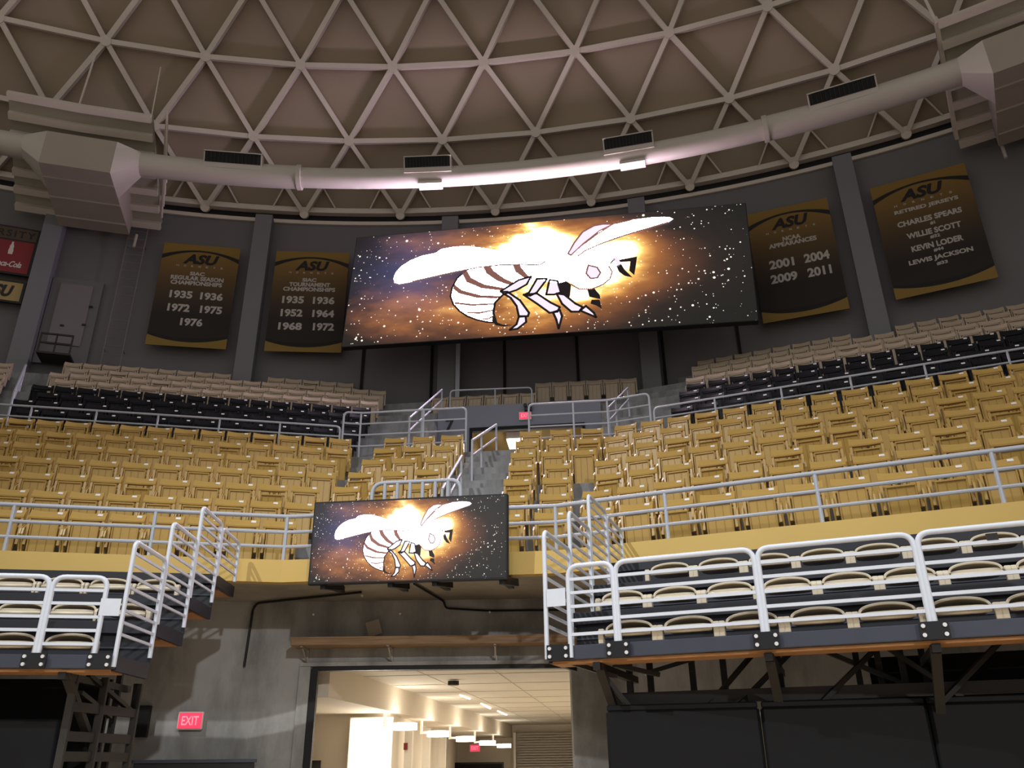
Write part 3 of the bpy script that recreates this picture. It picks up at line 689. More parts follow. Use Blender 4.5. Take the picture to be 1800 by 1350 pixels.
# guard panels
def guard_panel(bl, x0, x1, label, z0=DZ, h=.66, nb=5, y=-.012, group='front guard panels of the bleachers'):
    t = thing('guard_panel', label, 'railing', bl.P(x0, y, z0), 0, group); r = .022
    part('frame_tube', MB().path(fillet([bl.P(x0, y, z0 - .10), bl.P(x0, y, z0 + h), bl.P(x1, y, z0 + h), bl.P(x1, y, z0 - .10)], .10, 6), r, 10), MAT['whiterail'], t, True)
    for i in range(nb): 
        z = z0 + h - .115 * (i + 1); part('crossbar', MB().bar(bl.P(x0, y, z), bl.P(x1, y, z), .022, .026), MAT['whiterail'], t)
    return t
def bracket(bl, x, label):
    t = thing('post_bracket', label, 'bracket', bl.P(x, -.03, DZ - .115), 0, 'bolted post brackets on the nose beams')
    part('plate', MB().box(bl.P(x, -.035, DZ - .055), (.20, .012, .125), (bl.X, bl.Y, Uz)), MAT['bracket'], t)
    for i in (-1, 1):
        for j in (-1, 1): part('bolt', MB().disc(bl.P(x + i * .072, -.04, DZ - .055 + j * .032), -bl.Y, .015, .016, 10), MAT['bolt'], t, True)
for bl, nm, xs in ((BR, 'over the black pads', [(.215, .615), (.64, 1.79), (1.82, 2.97), (3.0, 4.15), (4.18, 5.33)]), (BLF, 'over the end frame', [(.17, .62), (.65, 1.80), (1.83, 2.98), (3.01, 4.16)])):
    for i, (a, b) in enumerate(xs): guard_panel(bl, a, b, 'pale %s guard panel of platform %s, %s from open end' % ('narrow' if i == 0 else 'wide', nm, NTH[i]))
    for i, x in enumerate([.11] + [(xs[i][1] + xs[i + 1][0]) / 2 for i in range(len(xs) - 1)]): bracket(bl, x, 'black four-bolt bracket on the nose beam %s, %s from open end' % (nm, NTH[i]))
    t = thing('blank_placard', 'blank pale placard between corner posts of platform ' + nm, 'placard', bl.P(.02, -.03, DZ + .32))
    part('sheet', MB().box(bl.P(.105, -.03, DZ + .40), (.17, .006, .15), (bl.X, bl.Y, Uz)), MAT['whiterail'], t)
    # stepped side guards
    for r in range(4):
        z = DZ + DR * r; y0 = DD * r + (.0 if r == 0 else .03); y1 = DD * (r + 1) - .02; h = 1.0 if r < 3 else .56; x = .0
        t = thing('side_guard', 'pale side guard of platform %s, %s step up' % (nm, ORD[r] if r else 'lowest'), 'railing', bl.P(x, y0, z), 0, 'stepped side guards of the bleachers')
        part('frame_tube', MB().path(fillet([bl.P(x, y0, z - (.02 if r else .1)), bl.P(x, y0, z + h), bl.P(x, y1, z + h), bl.P(x, y1, z + .06)], .07, 5), .021, 10), MAT['whiterail'], t, True)
        nb = int((h - .08) / .103)
        for i in range(nb): part('crossbar', MB().bar(bl.P(x, y0, z + h - .103 * (i + 1)), bl.P(x, y1, z + h - .103 * (i + 1)), .02, .024), MAT['whiterail'], t)
solo('rail_clip', MB().box(BR.P(3.50, -.012, DZ + .66 - .115 + .035), (.075, .03, .05), (BR.X, BR.Y, Uz)), MAT['steelblack'], 'small dark clip box on a guard panel crossbar over the black pads', 'clip')
# black pads
A = Vector((0.745, 7.46, 0)); B = Vector((3.88, 6.71, 0)); pd = (B - A).normalized(); pn = Vector((-pd.y, pd.x, 0)); PW = 1.255
for i in range(4):
    c = A + pd * (PW * i + PW / 2) + pn * .06
    t = thing('wall_pad', 'black vinyl wall pad below the bleacher, %s from the tunnel' % NTH[i], 'pad', c, 0, 'black pads below the bleacher')
    part('cushion', MB().box(c + Uz * 1.0, (PW - .008, .10, 2.0), (pd, pn, Uz)), MAT['pad'], t, True, .025)
    part('top_seam', MB().box(c + Uz * 2.015, (PW - .03, .085, .05), (pd, pn, Uz)), MAT['pad'], t, True, .01)
for i in range(3):
    c = BLF.P(1.08 + 1.22 * i, .36, 0)
    t = thing('wall_pad', 'black vinyl wall pad beside the end frame, %s from it' % NTH[i], 'pad', c, 0, 'black pads below the bleacher')
    part('cushion', MB().box(c + Uz * 1.0, (1.2, .10, 2.0), (BLF.X, BLF.Y, Uz)), MAT['pad'], t, True, .025)
# ================================================================== VIDEO SCREENS
def screen_material(name, gain, hot=36.0):
    m = bpy.data.materials.new(name); m.use_nodes = True; nt = m.node_tree; L = nt.links
    b = nt.nodes['Principled BSDF']; b.inputs['Base Color'].default_value = (.006, .006, .007, 1); b.inputs['Roughness'].default_value = .5
    uv = nt.nodes.new('ShaderNodeUVMap'); uv.uv_map = 'UVMap'
    def vm(op, a, bb):
        n = nt.nodes.new('ShaderNodeVectorMath'); n.operation = op
        for i, x in enumerate((a, bb)):
            if isinstance(x, tuple): n.inputs[i].default_value = x
            else: L.new(x, n.inputs[i])
        return n.outputs[0] if op != 'LENGTH' else n.outputs['Value']
    def mt(op, a, bb=0.0):
        n = nt.nodes.new('ShaderNodeMath'); n.operation = op
        for i, x in enumerate((a, bb)):
            if isinstance(x, (int, float)): n.inputs[i].default_value = x
            else: L.new(x, n.inputs[i])
        return n.outputs[0]
    asp = vm('MULTIPLY', uv.outputs[0], (3.0, 1.0, 1.0))
    nz = nt.nodes.new('ShaderNodeTexNoise'); nz.inputs['Scale'].default_value = 3.2; nz.inputs['Detail'].default_value = 7; nz.inputs['Roughness'].default_value = .55
    st = vm('MULTIPLY', uv.outputs[0], (2.2, 1.9, 1.0)); L.new(st, nz.inputs['Vector'])
    dist = vm('SUBTRACT', nz.outputs['Color'], (.5, .5, .5)); dist = vm('MULTIPLY', dist, (.10, .28, 0))
    wv = vm('ADD', uv.outputs[0], dist)
    def gauss(cx, cy, sx, sy, amp):
        d = vm('SUBTRACT', wv, (cx, cy, 0)); d = vm('MULTIPLY', d, (1 / sx, 1 / sy, 0)); l = vm('LENGTH', d, (0, 0, 0))
        return mt('MULTIPLY', mt('EXPONENT', mt('MULTIPLY', mt('MULTIPLY', l, l), -1.0)), amp)
    I = gauss(.475, .80, .075, .20, 1.25)
    for g in ((.66, .66, .10, .22, .95), (.55, .45, .16, .40, .62), (.72, .55, .20, .30, .34), (.45, .25, .22, .30, .30), (.22, .26, .20, .26, .40), (.30, .88, .22, .18, .42), (.10, .30, .10, .30, .16)): I = mt('ADD', I, gauss(*g))
    I = mt('MULTIPLY', I, mt('ADD', mt('MULTIPLY', nz.outputs['Fac'], 1.5), 0.22))
    rp = nt.nodes.new('ShaderNodeValToRGB'); cr = rp.color_ramp
    stops = [(0.0, (.006, .0065, .005)), (.10, (.020, .012, .009)), (.22, (.12, .045, .022)), (.42, (.42, .15, .04)), (.62, (.95, .48, .12)), (.80, (1.0, .74, .36)), (1.0, (1, .72, .66))]
    cr.elements[0].position = 0; cr.elements[0].color = (*stops[0][1], 1); cr.elements[1].position = 1; cr.elements[1].color = (*stops[-1][1], 1)
    for p, c in stops[1:-1]: e = cr.elements.new(p); e.color = (*c, 1)
    L.new(mt('MULTIPLY', I, .80), rp.inputs['Fac'])
    blue = nt.nodes.new('ShaderNodeMix'); blue.data_type = 'RGBA'; blue.blend_type = 'ADD'; blue.inputs['B'].default_value = (.05, .06, .16, 1)
    L.new(gauss(.17, .62, .12, .30, 1.0), blue.inputs['Factor']); L.new(rp.outputs['Color'], blue.inputs['A'])
    vo = nt.nodes.new('ShaderNodeTexVoronoi'); vo.inputs['Scale'].default_value = 19; L.new(asp, vo.inputs['Vector'])
    sep = nt.nodes.new('ShaderNodeSeparateColor'); L.new(vo.outputs['Color'], sep.inputs['Color'])
    rad = mt('MULTIPLY', mt('POWER', sep.outputs[0], 2.2), .21)
    star = mt('LESS_THAN', vo.outputs['Distance'], rad)
    v2 = nt.nodes.new('ShaderNodeTexVoronoi'); v2.inputs['Scale'].default_value = 41; L.new(asp, v2.inputs['Vector'])
    s2 = nt.nodes.new('ShaderNodeSeparateColor'); L.new(v2.outputs['Color'], s2.inputs['Color'])
    star = mt('MAXIMUM', star, mt('LESS_THAN', v2.outputs['Distance'], mt('MULTIPLY', mt('POWER', s2.outputs[1], 2.6), .27)))
    ad = nt.nodes.new('ShaderNodeMix'); ad.data_type = 'RGBA'; ad.blend_type = 'ADD'; ad.inputs['B'].default_value = (1.1, 1.05, .90, 1)
    L.new(star, ad.inputs['Factor']); L.new(blue.outputs['Result'], ad.inputs['A'])
    L.new(ad.outputs['Result'], b.inputs['Emission Color'])
    # the hottest clouds run brighter than paper white
    L.new(mt('MULTIPLY', mt('ADD', mt('MULTIPLY', mt('POWER', mt('MINIMUM', mt('MULTIPLY', I, .80), 1.08), 9.0), hot), 0.95), gain), b.inputs['Emission Strength'])
    return m
WHITES = [EM('screen_white_small', (.90, .74, 1), 9.0)]
INSECT_WHITE = EM('screen_white', (.92, .72, .98), 66.0); INSECT_PALE = EM('screen_pale', (.93, .82, 1.0), .92)
INSECT_DARK = M('screen_dark', (.016, .010, .012), .6); INSECT_BROWN = EM('screen_brown', (.30, .13, .10), .6)
def rect_axes(yaw, pitch, roll):
    cy, sy = math.cos(yaw), math.sin(yaw); X = Vector((cy, sy, 0)); Y = Vector((-sy, cy, 0)); Z = Vector((0, 0, 1))
    Zp = Z * math.cos(pitch) - Y * math.sin(pitch)
    return X * math.cos(roll) + Zp * math.sin(roll), Zp * math.cos(roll) - X * math.sin(roll)
KS = 1.075; BIGC = Vector((0.848 * KS, 19.5 * KS, EYE + 12.211 * KS)); BIGX, BIGZ = rect_axes(-.184, -.031, -.04); BIGW, BIGH = 11.167 * KS, 3.676 * KS
def px_uv(u, v):
    n = BIGX.cross(BIGZ); d = ray(u, v); o = Vector((0, 0, EYE)); t = (BIGC - o).dot(n) / d.dot(n); p = o + d * t - BIGC
    return p.dot(BIGX) / BIGW + .5, p.dot(BIGZ) / BIGH + .5
# a flying striped wasp, drawn as flat shapes; outline points on the screen face
ART = []
def shape(col, pts, lvl): ART.append(('fill', col, [px_uv(*p) for p in pts], lvl))
def stroke(col, pts, w, lvl): ART.append(('line', col, [px_uv(*p) for p in pts], lvl, w))
abd = [(952, 466), (925, 461), (885, 459), (850, 463), (822, 474), (804, 489), (795, 505), (792, 521), (797, 535), (808, 547), (822, 556), (838, 562), (856, 566), (872, 567), (868, 556), (866, 543), (871, 530), (884, 519), (905, 508), (938, 494)]
shape('white', abd, 1)
for band_ in ([(846, 463), (858, 461), (868, 476), (886, 489), (908, 499), (900, 503), (874, 494), (855, 481)], [(898, 458), (913, 458), (916, 470), (928, 484), (938, 490), (926, 492), (906, 478)],
              [(812, 480), (820, 474), (828, 488), (852, 500), (896, 508), (890, 512), (846, 507), (820, 496)], [(796, 507), (799, 500), (812, 510), (846, 519), (880, 520), (874, 525), (838, 524), (806, 516)],
              [(797, 534), (801, 531), (830, 534), (868, 533), (868, 536), (828, 538)], [(815, 550), (820, 548), (844, 548), (866, 544), (866, 547), (842, 552)], [(840, 561), (846, 559), (858, 559), (867, 554), (868, 557), (858, 562)]):
    shape('brown', band_, 2)
stroke('dark', abd[2:14], 1.6, 2); stroke('dark', [(872, 567), (867, 550), (870, 532), (884, 518), (905, 508)], 2.0, 2)
shape('dark', [(866, 556), (872, 566), (884, 571), (902, 571), (886, 574), (872, 572), (864, 564)], 3)
wingL = [(692, 490), (696, 479), (706, 468), (722, 458), (742, 450), (766, 445), (776, 438), (798, 434), (822, 433), (856, 437), (896, 444), (934, 452), (958, 460), (948, 466), (915, 465), (878, 466), (842, 470), (800, 478), (760, 487), (725, 495), (702, 499), (694, 497)]
shape('white', wingL, 4); stroke('brown', wingL[12:20], 1.4, 5)
shape('white', [(932, 458), (950, 452), (975, 449), (1003, 450), (1022, 458), (1020, 478), (1004, 492), (980, 498), (955, 494), (936, 484), (926, 470)], 3)
shape('white', [(1004, 452), (1030, 455), (1056, 462), (1070, 468), (1076, 478), (1072, 490), (1060, 500), (1040, 508), (1018, 508), (1002, 496), (998, 474)], 4)
stroke('brown', [(1070, 468), (1076, 478), (1072, 490), (1060, 500), (1040, 508), (1018, 508), (1004, 500)], 1.3, 5)
eye = [(1034, 466), (1050, 470), (1056, 480), (1050, 489), (1038, 490), (1030, 481)]
shape('pale', eye, 5); stroke('brown', eye + eye[:1], 1.5, 6)
wing2 = [(998, 446), (1010, 426), (1024, 408), (1044, 397), (1060, 394), (1078, 394), (1050, 412), (1020, 434), (1004, 449)]
wing3 = [(1004, 449), (1026, 428), (1054, 406), (1076, 395), (1110, 387), (1150, 382), (1176, 382), (1183, 385), (1174, 391), (1140, 401), (1100, 413), (1060, 427), (1030, 440), (1016, 450)]
shape('pale', wing2, 4); shape('white', wing3, 5); stroke('brown', wing2 + wing2[:1], 1.4, 6); stroke('brown', wing3[:5], 1.2, 6); stroke('brown', wing3[8:], 1.4, 6)
# legs
for lg in ([(934, 486), (912, 492), (880, 512), (886, 517), (908, 510), (926, 500)], [(880, 513), (892, 513), (914, 528), (930, 550), (928, 556), (912, 556), (908, 538), (898, 524)], [(912, 557), (924, 556), (925, 566), (910, 578), (896, 580), (908, 570)],
           [(944, 490), (930, 514), (922, 518), (932, 520), (944, 514), (962, 490)], [(920, 518), (944, 516), (968, 532), (984, 540), (980, 548), (966, 550), (944, 534)], [(972, 549), (984, 545), (988, 556), (982, 578), (978, 562)],
           [(966, 492), (960, 518), (974, 518), (986, 514), (980, 494)], [(978, 516), (992, 518), (1012, 534), (1024, 540), (1018, 548), (1004, 548), (988, 534)], [(1020, 546), (1030, 538), (1044, 550), (1048, 558), (1034, 552)]):
    shape('pale', lg, 3); stroke('dark', lg + lg[:1], 1.8, 4)
shape('dark', [(972, 494), (992, 492), (1004, 500), (1002, 520), (998, 530), (984, 520), (974, 508)], 2)
# jaws and feelers
shape('dark', [(1032, 508), (1044, 506), (1054, 518), (1056, 526), (1046, 524), (1036, 522)], 4); shape('dark', [(1040, 527), (1054, 527), (1058, 543), (1048, 537), (1038, 534)], 4)
shape('pale', [(1076, 454), (1084, 449), (1092, 464), (1086, 470)], 5); shape('dark', [(1083, 468), (1092, 464), (1098, 474), (1112, 488), (1098, 485), (1088, 478)], 5)
shape('dark', [(1086, 457), (1120, 451), (1118, 466), (1115, 484), (1106, 476), (1108, 460), (1090, 461)], 5); stroke('dark', [(1072, 464), (1080, 456)], 1.5, 5)
def screen(name, label, c, X, Z, w, h, gain, depth, arms, hot=36.0, white=None):
    Yb = -(X.cross(Z)); Yb = Yb if Yb.y > 0 else -Yb            # pointing into the wall
    t = thing(name, label, 'screen', c - Z * h / 2)
    part('cabinet', MB().box(c + Yb * (depth / 2 + .004), (w + .05, depth, h + .05), (X, Yb, Z)), MAT['cabinet'], t, False, .01)
    me = bpy.data.meshes.new('display'); q = [c + X * (i * w / 2) + Z * (j * h / 2) - t.location for i, j in ((-1, -1), (1, -1), (1, 1), (-1, 1))]
    me.from_pydata([tuple(p) for p in q], [], [(0, 1, 2, 3)]); ul = me.uv_layers.new(name='UVMap')
    for i, co in enumerate(((0, 0), (1, 0), (1, 1), (0, 1))): ul.data[i].uv = co
    me.materials.append(screen_material(name + '_picture', gain, hot)); d = link('display', me, t)
    mb = MB(); cols = ['white', 'pale', 'dark', 'brown']; P = lambda a, lv: c + X * ((a[0] - .5) * w) + Z * ((a[1] - .5) * h) - Yb * (.0012 * lv)
    for it in ART:
        lv = it[3]; mi = cols.index(it[1])
        if it[0] == 'fill': mb.add([P(a, lv) for a in it[2]], [tuple(range(len(it[2])))], mi)
        else:
            pts = [P(a, lv) for a in it[2]]; hw = it[4] * w * .00155
            for a, b in zip(pts, pts[1:]):
                dd = (b - a).normalized(); nn = dd.cross(Yb); mb.add([a - nn * hw - dd * hw * .5, b - nn * hw + dd * hw * .5, b + nn * hw + dd * hw * .5, a + nn * hw - dd * hw * .5], [(0, 1, 2, 3)], mi)
    me = bpy.data.meshes.new('artwork'); me.from_pydata([tuple(v - t.location) for v in mb.v], [], mb.f)
    for mm in (white or INSECT_WHITE, INSECT_PALE, INSECT_DARK, INSECT_BROWN): me.materials.append(mm)
    me.polygons.foreach_set('material_index', mb.mi); link('artwork', me, d)
    for a, b in arms: part('bracket_arm', MB().bar(a, b, .07, .09), MAT['bracket'], t)
    return t
YB = Vector((-BIGX.y, BIGX.x, 0)).normalized()
arms = [(BIGC + BIGX * x + BIGZ * z + YB * .2, BIGC + BIGX * x + BIGZ * z + YB * 1.5) for x in (-4.2, -1.4, 1.4, 4.2) for z in (1.2,)]
screen('video_screen', 'huge glowing video screen showing a white wasp, hung before the upper wall', BIGC, BIGX, BIGZ, BIGW, BIGH, 1.0, .22, arms)
SX, SZ = rect_axes(-.173, .06, -.019); SCc = Vector((-1.363, 10.45, 4.225))
sY = Vector((-SX.y, SX.x, 0)).normalized()
arms = [(SCc + SX * x - SZ * .50 + sY * .06, SCc + SX * x - SZ * (.47) + sY * (.75)) for x in (-1.12, -.22, .36, 1.22)]
arms += [(SCc + SX * x - SZ * .54 + sY * .05, SCc + SX * (x + .12) - SZ * .50 + sY * .42) for x in (-1.12, -.22, .36, 1.22)]
screen('video_screen', 'smaller glowing video screen showing a white wasp, on the yellow balcony edge', SCc, SX, SZ, 2.56, 1.03, 1.0, .10, arms, 8.0, WHITES[0])

# ================================================================== BANNERS
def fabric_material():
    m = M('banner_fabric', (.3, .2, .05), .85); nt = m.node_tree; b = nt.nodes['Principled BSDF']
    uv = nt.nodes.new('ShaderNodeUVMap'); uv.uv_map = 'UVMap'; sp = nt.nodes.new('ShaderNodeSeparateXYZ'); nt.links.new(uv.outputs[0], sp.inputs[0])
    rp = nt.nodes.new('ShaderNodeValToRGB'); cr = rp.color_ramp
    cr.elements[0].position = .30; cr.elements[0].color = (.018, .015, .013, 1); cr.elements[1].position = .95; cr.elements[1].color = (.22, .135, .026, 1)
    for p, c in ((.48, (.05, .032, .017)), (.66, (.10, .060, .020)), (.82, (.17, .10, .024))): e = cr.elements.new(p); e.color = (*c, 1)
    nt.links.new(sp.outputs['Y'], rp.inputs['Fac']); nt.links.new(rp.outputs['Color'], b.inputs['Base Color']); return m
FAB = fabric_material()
def banner(az, zc, w, h, label, lines, R=35.20):
    c = cyl(R, az, zc); X = ctan(az); Y = cdir(az); t = thing('banner', label, 'banner', c - Uz * h / 2, 0, 'gold and black banners on the upper wall')
    q = [c + X * (i * w / 2) + Uz * (j * h / 2) for i, j in ((-1, -1), (1, -1), (1, 1), (-1, 1))]
    vs = [p - t.location for p in q] + [p + Y * .015 - t.location for p in q]
    me = bpy.data.meshes.new('fabric'); me.from_pydata([tuple(p) for p in vs], [], [(0, 1, 2, 3), (7, 6, 5, 4), (0, 4, 5, 1), (1, 5, 6, 2), (2, 6, 7, 3), (3, 7, 4, 0)])
    ul = me.uv_layers.new(name='UVMap')
    for lp in me.loops: ul.data[lp.index].uv = ((0, 0), (1, 0), (1, 1), (0, 1))[lp.vertex_index % 4]
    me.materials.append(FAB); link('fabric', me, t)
    P = lambda x, y, d=.004: c + X * ((x - .5) * w) + Uz * ((.5 - y) * h) - Y * d
    g = MB(); xs = [i / 16 for i in range(17)]
    fb = lambda x: .955 - .055 * (2 * x - 1) ** 2
    g.add([P(x, fb(x)) for x in xs] + [P(x, 1.0) for x in reversed(xs)], [tuple(range(34))]); part('gold_hem', g, MAT['bangold'], t)
    k2 = MB(); k = MB(); k2.add([P(x, fb(x) - .018 * (1 - abs(2 * x - 1)) - .022, .0055) for x in xs] + [P(x, fb(x) + .002, .0055) for x in reversed(xs)], [tuple(range(34))])
    ft = lambda x: .062 + .062 * (2 * x - 1) ** 2
    k.add([P(x, ft(x) - .006, .0055) for x in xs] + [P(x, ft(x) + .010 + .028 * (2 * x - 1) ** 2, .0055) for x in reversed(xs)], [tuple(range(34))]); part('black_arc', k, MAT['banblack'], t); part('black_arc', k2, MAT['banblack'], t)
    def tx(s, xc, yt, ww, hh, bold=.042, shear=.0): return text_mb(s, w * ww, h * hh, P(xc - ww / 2, yt + hh, .008), X, Uz, -Y, 0.0, bold, shear)
    lg = join(tx('ASU', .51, .098, .46, .100, .045, .25)); part('logo', lg, MAT['banblack'], t)
    ht = [tx(ch, .22 + .095 * i, .212, .030, .018, .02) for i, ch in enumerate('HORNETS')]
    part('lettering', join(*ht), MAT['banwhite'], t)
    for l in lines: part('lettering', tx(*l), MAT['banwhite'], t)
zb, hb, wb = 15.25, 3.72, 2.38
banner(-10.07, zb, wb, hb, 'gold and black banner listing regular season championships beside the wall ladder', [('SIAC', .49, .275, .19, .038), ('REGULAR SEASON', .50, .320, .68, .042), ('CHAMPIONSHIPS', .50, .368, .66, .042),
    ('1935', .33, .47, .29, .075), ('1936', .72, .47, .29, .075), ('1972', .33, .60, .28, .075), ('1975', .74, .60, .28, .075), ('1976', .52, .73, .28, .075)])
banner(-4.32, zb, wb, hb, 'gold and black banner listing tournament championships beside the big screen', [('SIAC', .49, .275, .19, .038), ('TOURNAMENT', .50, .320, .55, .042), ('CHAMPIONSHIPS', .50, .368, .70, .042),
    ('1935', .30, .46, .29, .075), ('1936', .71, .46, .29, .075), ('1952', .30, .59, .29, .075), ('1964', .72, .59, .29, .075), ('1968', .30, .72, .31, .075), ('1972', .74, .72, .28, .075)])
banner(20.62, zb - .06, wb * 1.0, hb * 1.04, 'gold and black banner headed NCAA appearances beside the big screen', [('NCAA', .50, .275, .22, .042), ('APPEARANCES', .50, .322, .58, .042), ('2001', .33, .47, .30, .080), ('2004', .75, .47, .30, .080), ('2009', .33, .60, .32, .080), ('2011', .75, .60, .28, .080)])
banner(26.58, zb - .10, wb * 1.06, hb * 1.03, 'gold and black banner of retired jerseys with four names beside a wall pillar', [('RETIRED JERSEYS', .52, .262, .66, .042), ('CHARLES SPEARS', .52, .365, .66, .048), ('#1', .54, .425, .05, .03), ('WILLIE SCOTT', .53, .480, .55, .050), ('#32', .53, .540, .10, .03),
    ('KEVIN LODER', .53, .595, .52, .050), ('#44', .53, .655, .10, .03), ('LEWIS JACKSON', .53, .710, .64, .050), ('#33', .53, .770, .11, .03)])
# stacked signs at the edge of the view
def sign(az0, az1, z0, z1, mat, label, extra, R=35.25):
    az = (az0 + az1) / 2; c = cyl(R, az, (z0 + z1) / 2); X = ctan(az); Y = cdir(az); w = R * R_(az1 - az0); h = z1 - z0
    t = thing('advert_panel', label, 'sign', c - Uz * h / 2, 0)
    part('panel', MB().box(c + Y * .05, (w, .1, h), (X, Y, Uz)), mat, t); part('dark_frame', MB().box(c + Y * .06, (w + .14, .1, h + .12), (X, Y, Uz)), MAT['signblack'], t)
    P = lambda x, y: c + X * x + Uz * y - Y * .006
    for nm, mb, m in extra(P, X, w, h): part(nm, mb, m, t)
def red_extra(P, X, w, h):
    s = h * .40; pr = [(-.10, -.0), (-.115, .30), (-.085, .52), (-.10, .62), (-.05, .82), (-.045, 1.0)]
    pr = pr + [(-x, y) for x, y in reversed(pr)]
    b = MB(); b.add([P(x * s * 1.35, y * s + h * .06) for x, y in pr], [tuple(range(len(pr)))])
    return [('bottle_emblem', b, MAT['signwhite']), ('lettering', text_mb('Coca-Cola', w * .66, h * .19, P(-w * .33, -h * .34), X, Uz, Vector((0, 0, 0)), 0, .02, .35, .92), MAT['signwhite'])]
sign(-19.93, -18.02, 15.36, 16.47, MAT['signred'], 'red advert sign with a pale bottle and white script', red_extra)
sign(-22.0, -18.0, 16.53, 16.93, MAT['signbrown'], 'narrow brown sign with dark capitals above the red sign', lambda P, X, w, h: [('lettering', text_mb('UNIVERSITY', w * .90, h * .62, P(-w * .42, -h * .32), X, Uz, Vector(), 0, .02, 0, 1.25), MAT['signblack'])])
sign(-19.93, -18.04, 14.40, 15.02, MAT['signgold'], 'gold sign with black letters under the red sign', lambda P, X, w, h: [('lettering', text_mb('ASU', w * .72, h * .66, P(-w * .40, -h * .33), X, Uz, Vector(), 0, .05, .25), MAT['signblack'])])
# double door, low cage and ladder on the upper wall
az = -15.75; c = cyl(35.52, az, 14.05); X = ctan(az); Y = cdir(az)
mb = MB(); mb.box(c, (1.45, .12, 2.95), (X, Y, Uz)); d = link('door_1', mb.mesh('door_1', [MAT['wallgrey']], c)); d.location = c; d['kind'] = 'structure'
part('door_leaf', MB().box(c - Y * .07 + Uz * .22, (.92, .06, 2.1), (X, Y, Uz)), MAT['doorgrey'], d)
for x, z in ((-.15, -.20), (.44, -.1), (.52, .55)): part('door_handle', MB().box(c - Y * .12 + X * x + Uz * z, (.10, .05, .05), (X, Y, Uz)), MAT['bracket'], d)
c = cyl(35.0, -15.75, 12.55)
t = thing('landing_cage', 'dark low railed landing below the wall door', 'landing', c)
for x in (-.42, 0, .42): part('post', MB().bar(c + X * x - Y * .3, c + X * x - Y * .3 + Uz * .66, .04, .04, X), MAT['brownsteel'], t)
for z in (.64, .35): part('bar', MB().bar(c - X * .42 - Y * .3 + Uz * z, c + X * .42 - Y * .3 + Uz * z, .04, .05), MAT['brownsteel'], t)
part('platform', MB().box(c + Uz * .03 + Y * .05, (.9, .75, .06), (X, Y, Uz)), MAT['brownsteel'], t)
az = -13.45; X = ctan(az); Y = cdir(az); c = cyl(35.35, az, 12.4)
t = thing('wall_ladder', 'thin steel ladder fixed to the grey upper wall', 'ladder', c)
for x in (-.27, .27): part('stile', MB().tube(c + X * x, c + X * x + Uz * 5.3, .018, 6), MAT['doorgrey'], t)
for i in range(17): part('rung', MB().tube(c - X * .27 + Uz * (.3 + .3 * i), c + X * .27 + Uz * (.3 + .3 * i), .012, 6), MAT['doorgrey'], t)
for z in (.8, 4.6):
    for x in (-.27, .27): part('standoff', MB().tube(c + X * x + Uz * z, c + X * x + Uz * z + Y * .26, .012, 6), MAT['doorgrey'], t)

# ================================================================== AIR DUCT
RD, ZD, rD = 32.52, 18.03, .325
t = thing('air_duct', 'long round pale air duct curving below the dome ribs', 'duct', cyl(RD, 5, ZD - rD))
def darc(a0, a1, r, nm='duct_run'):
    n = max(2, int((a1 - a0) / 1.0)); part(nm, MB().path([cyl(RD, a0 + (a1 - a0) * i / n, ZD) for i in range(n + 1)], r, 22), MAT['duct'], t, True)
darc(-36, -17.6, rD + .03); darc(-13.2, -4.5, rD + .03); darc(-4.5, 20.2, rD - .015); darc(20.2, 29.6, rD + .03); darc(34.4, 46, rD + .03)
for a in (-4.5, 20.2): darc(a - .12, a + .12, rD + .06, 'joint_band')
def ductbox(a0, a1, R0, R1, z0, z1):
    mb = MB(); vs = [cyl(R, a, z) for a in (a0, a1) for R in (R0, R1) for z in (z0, z1)]
    return mb.add(vs, [(0, 2, 3, 1), (4, 5, 7, 6), (0, 1, 5, 4), (2, 6, 7, 3), (0, 4, 6, 2), (1, 3, 7, 5)])
for (a0, a1) in ((-17.1, -13.75), (30.1, 33.8)):
    part('plenum', ductbox(a0, a1, 31.95, 35.1, 17.17, 18.30), MAT['plenum'], t)
    for R in (32.55, 33.5, 34.5): part('seam', ductbox(a0 + .02, a1 - .02, R, R + .05, 17.12, 17.17), MAT['plenum'], t)
    for s, (aa, ab) in enumerate(((a0, a0 - 1.1), (a1, a1 + 1.1))):       # square-to-round transitions
        mb = MB(); n = 24; A = []; B = []
        for i in range(n):
            an = 2 * PI * i / n; ca, sa = math.cos(an), math.sin(an); k = 1 / max(abs(ca), abs(sa))
            A.append(cyl(32.57 + .62 * ca * k, aa, 17.74 + .56 * sa * k)); B.append(cyl(RD + (rD + .03) * ca, ab, ZD + (rD + .03) * sa))
        mb.add(A + B, [(i, (i + 1) % n, n + (i + 1) % n, n + i) for i in range(n)] + [tuple(range(n)), tuple(range(n, 2 * n))]); part('transition', mb, MAT['duct'], t, True)
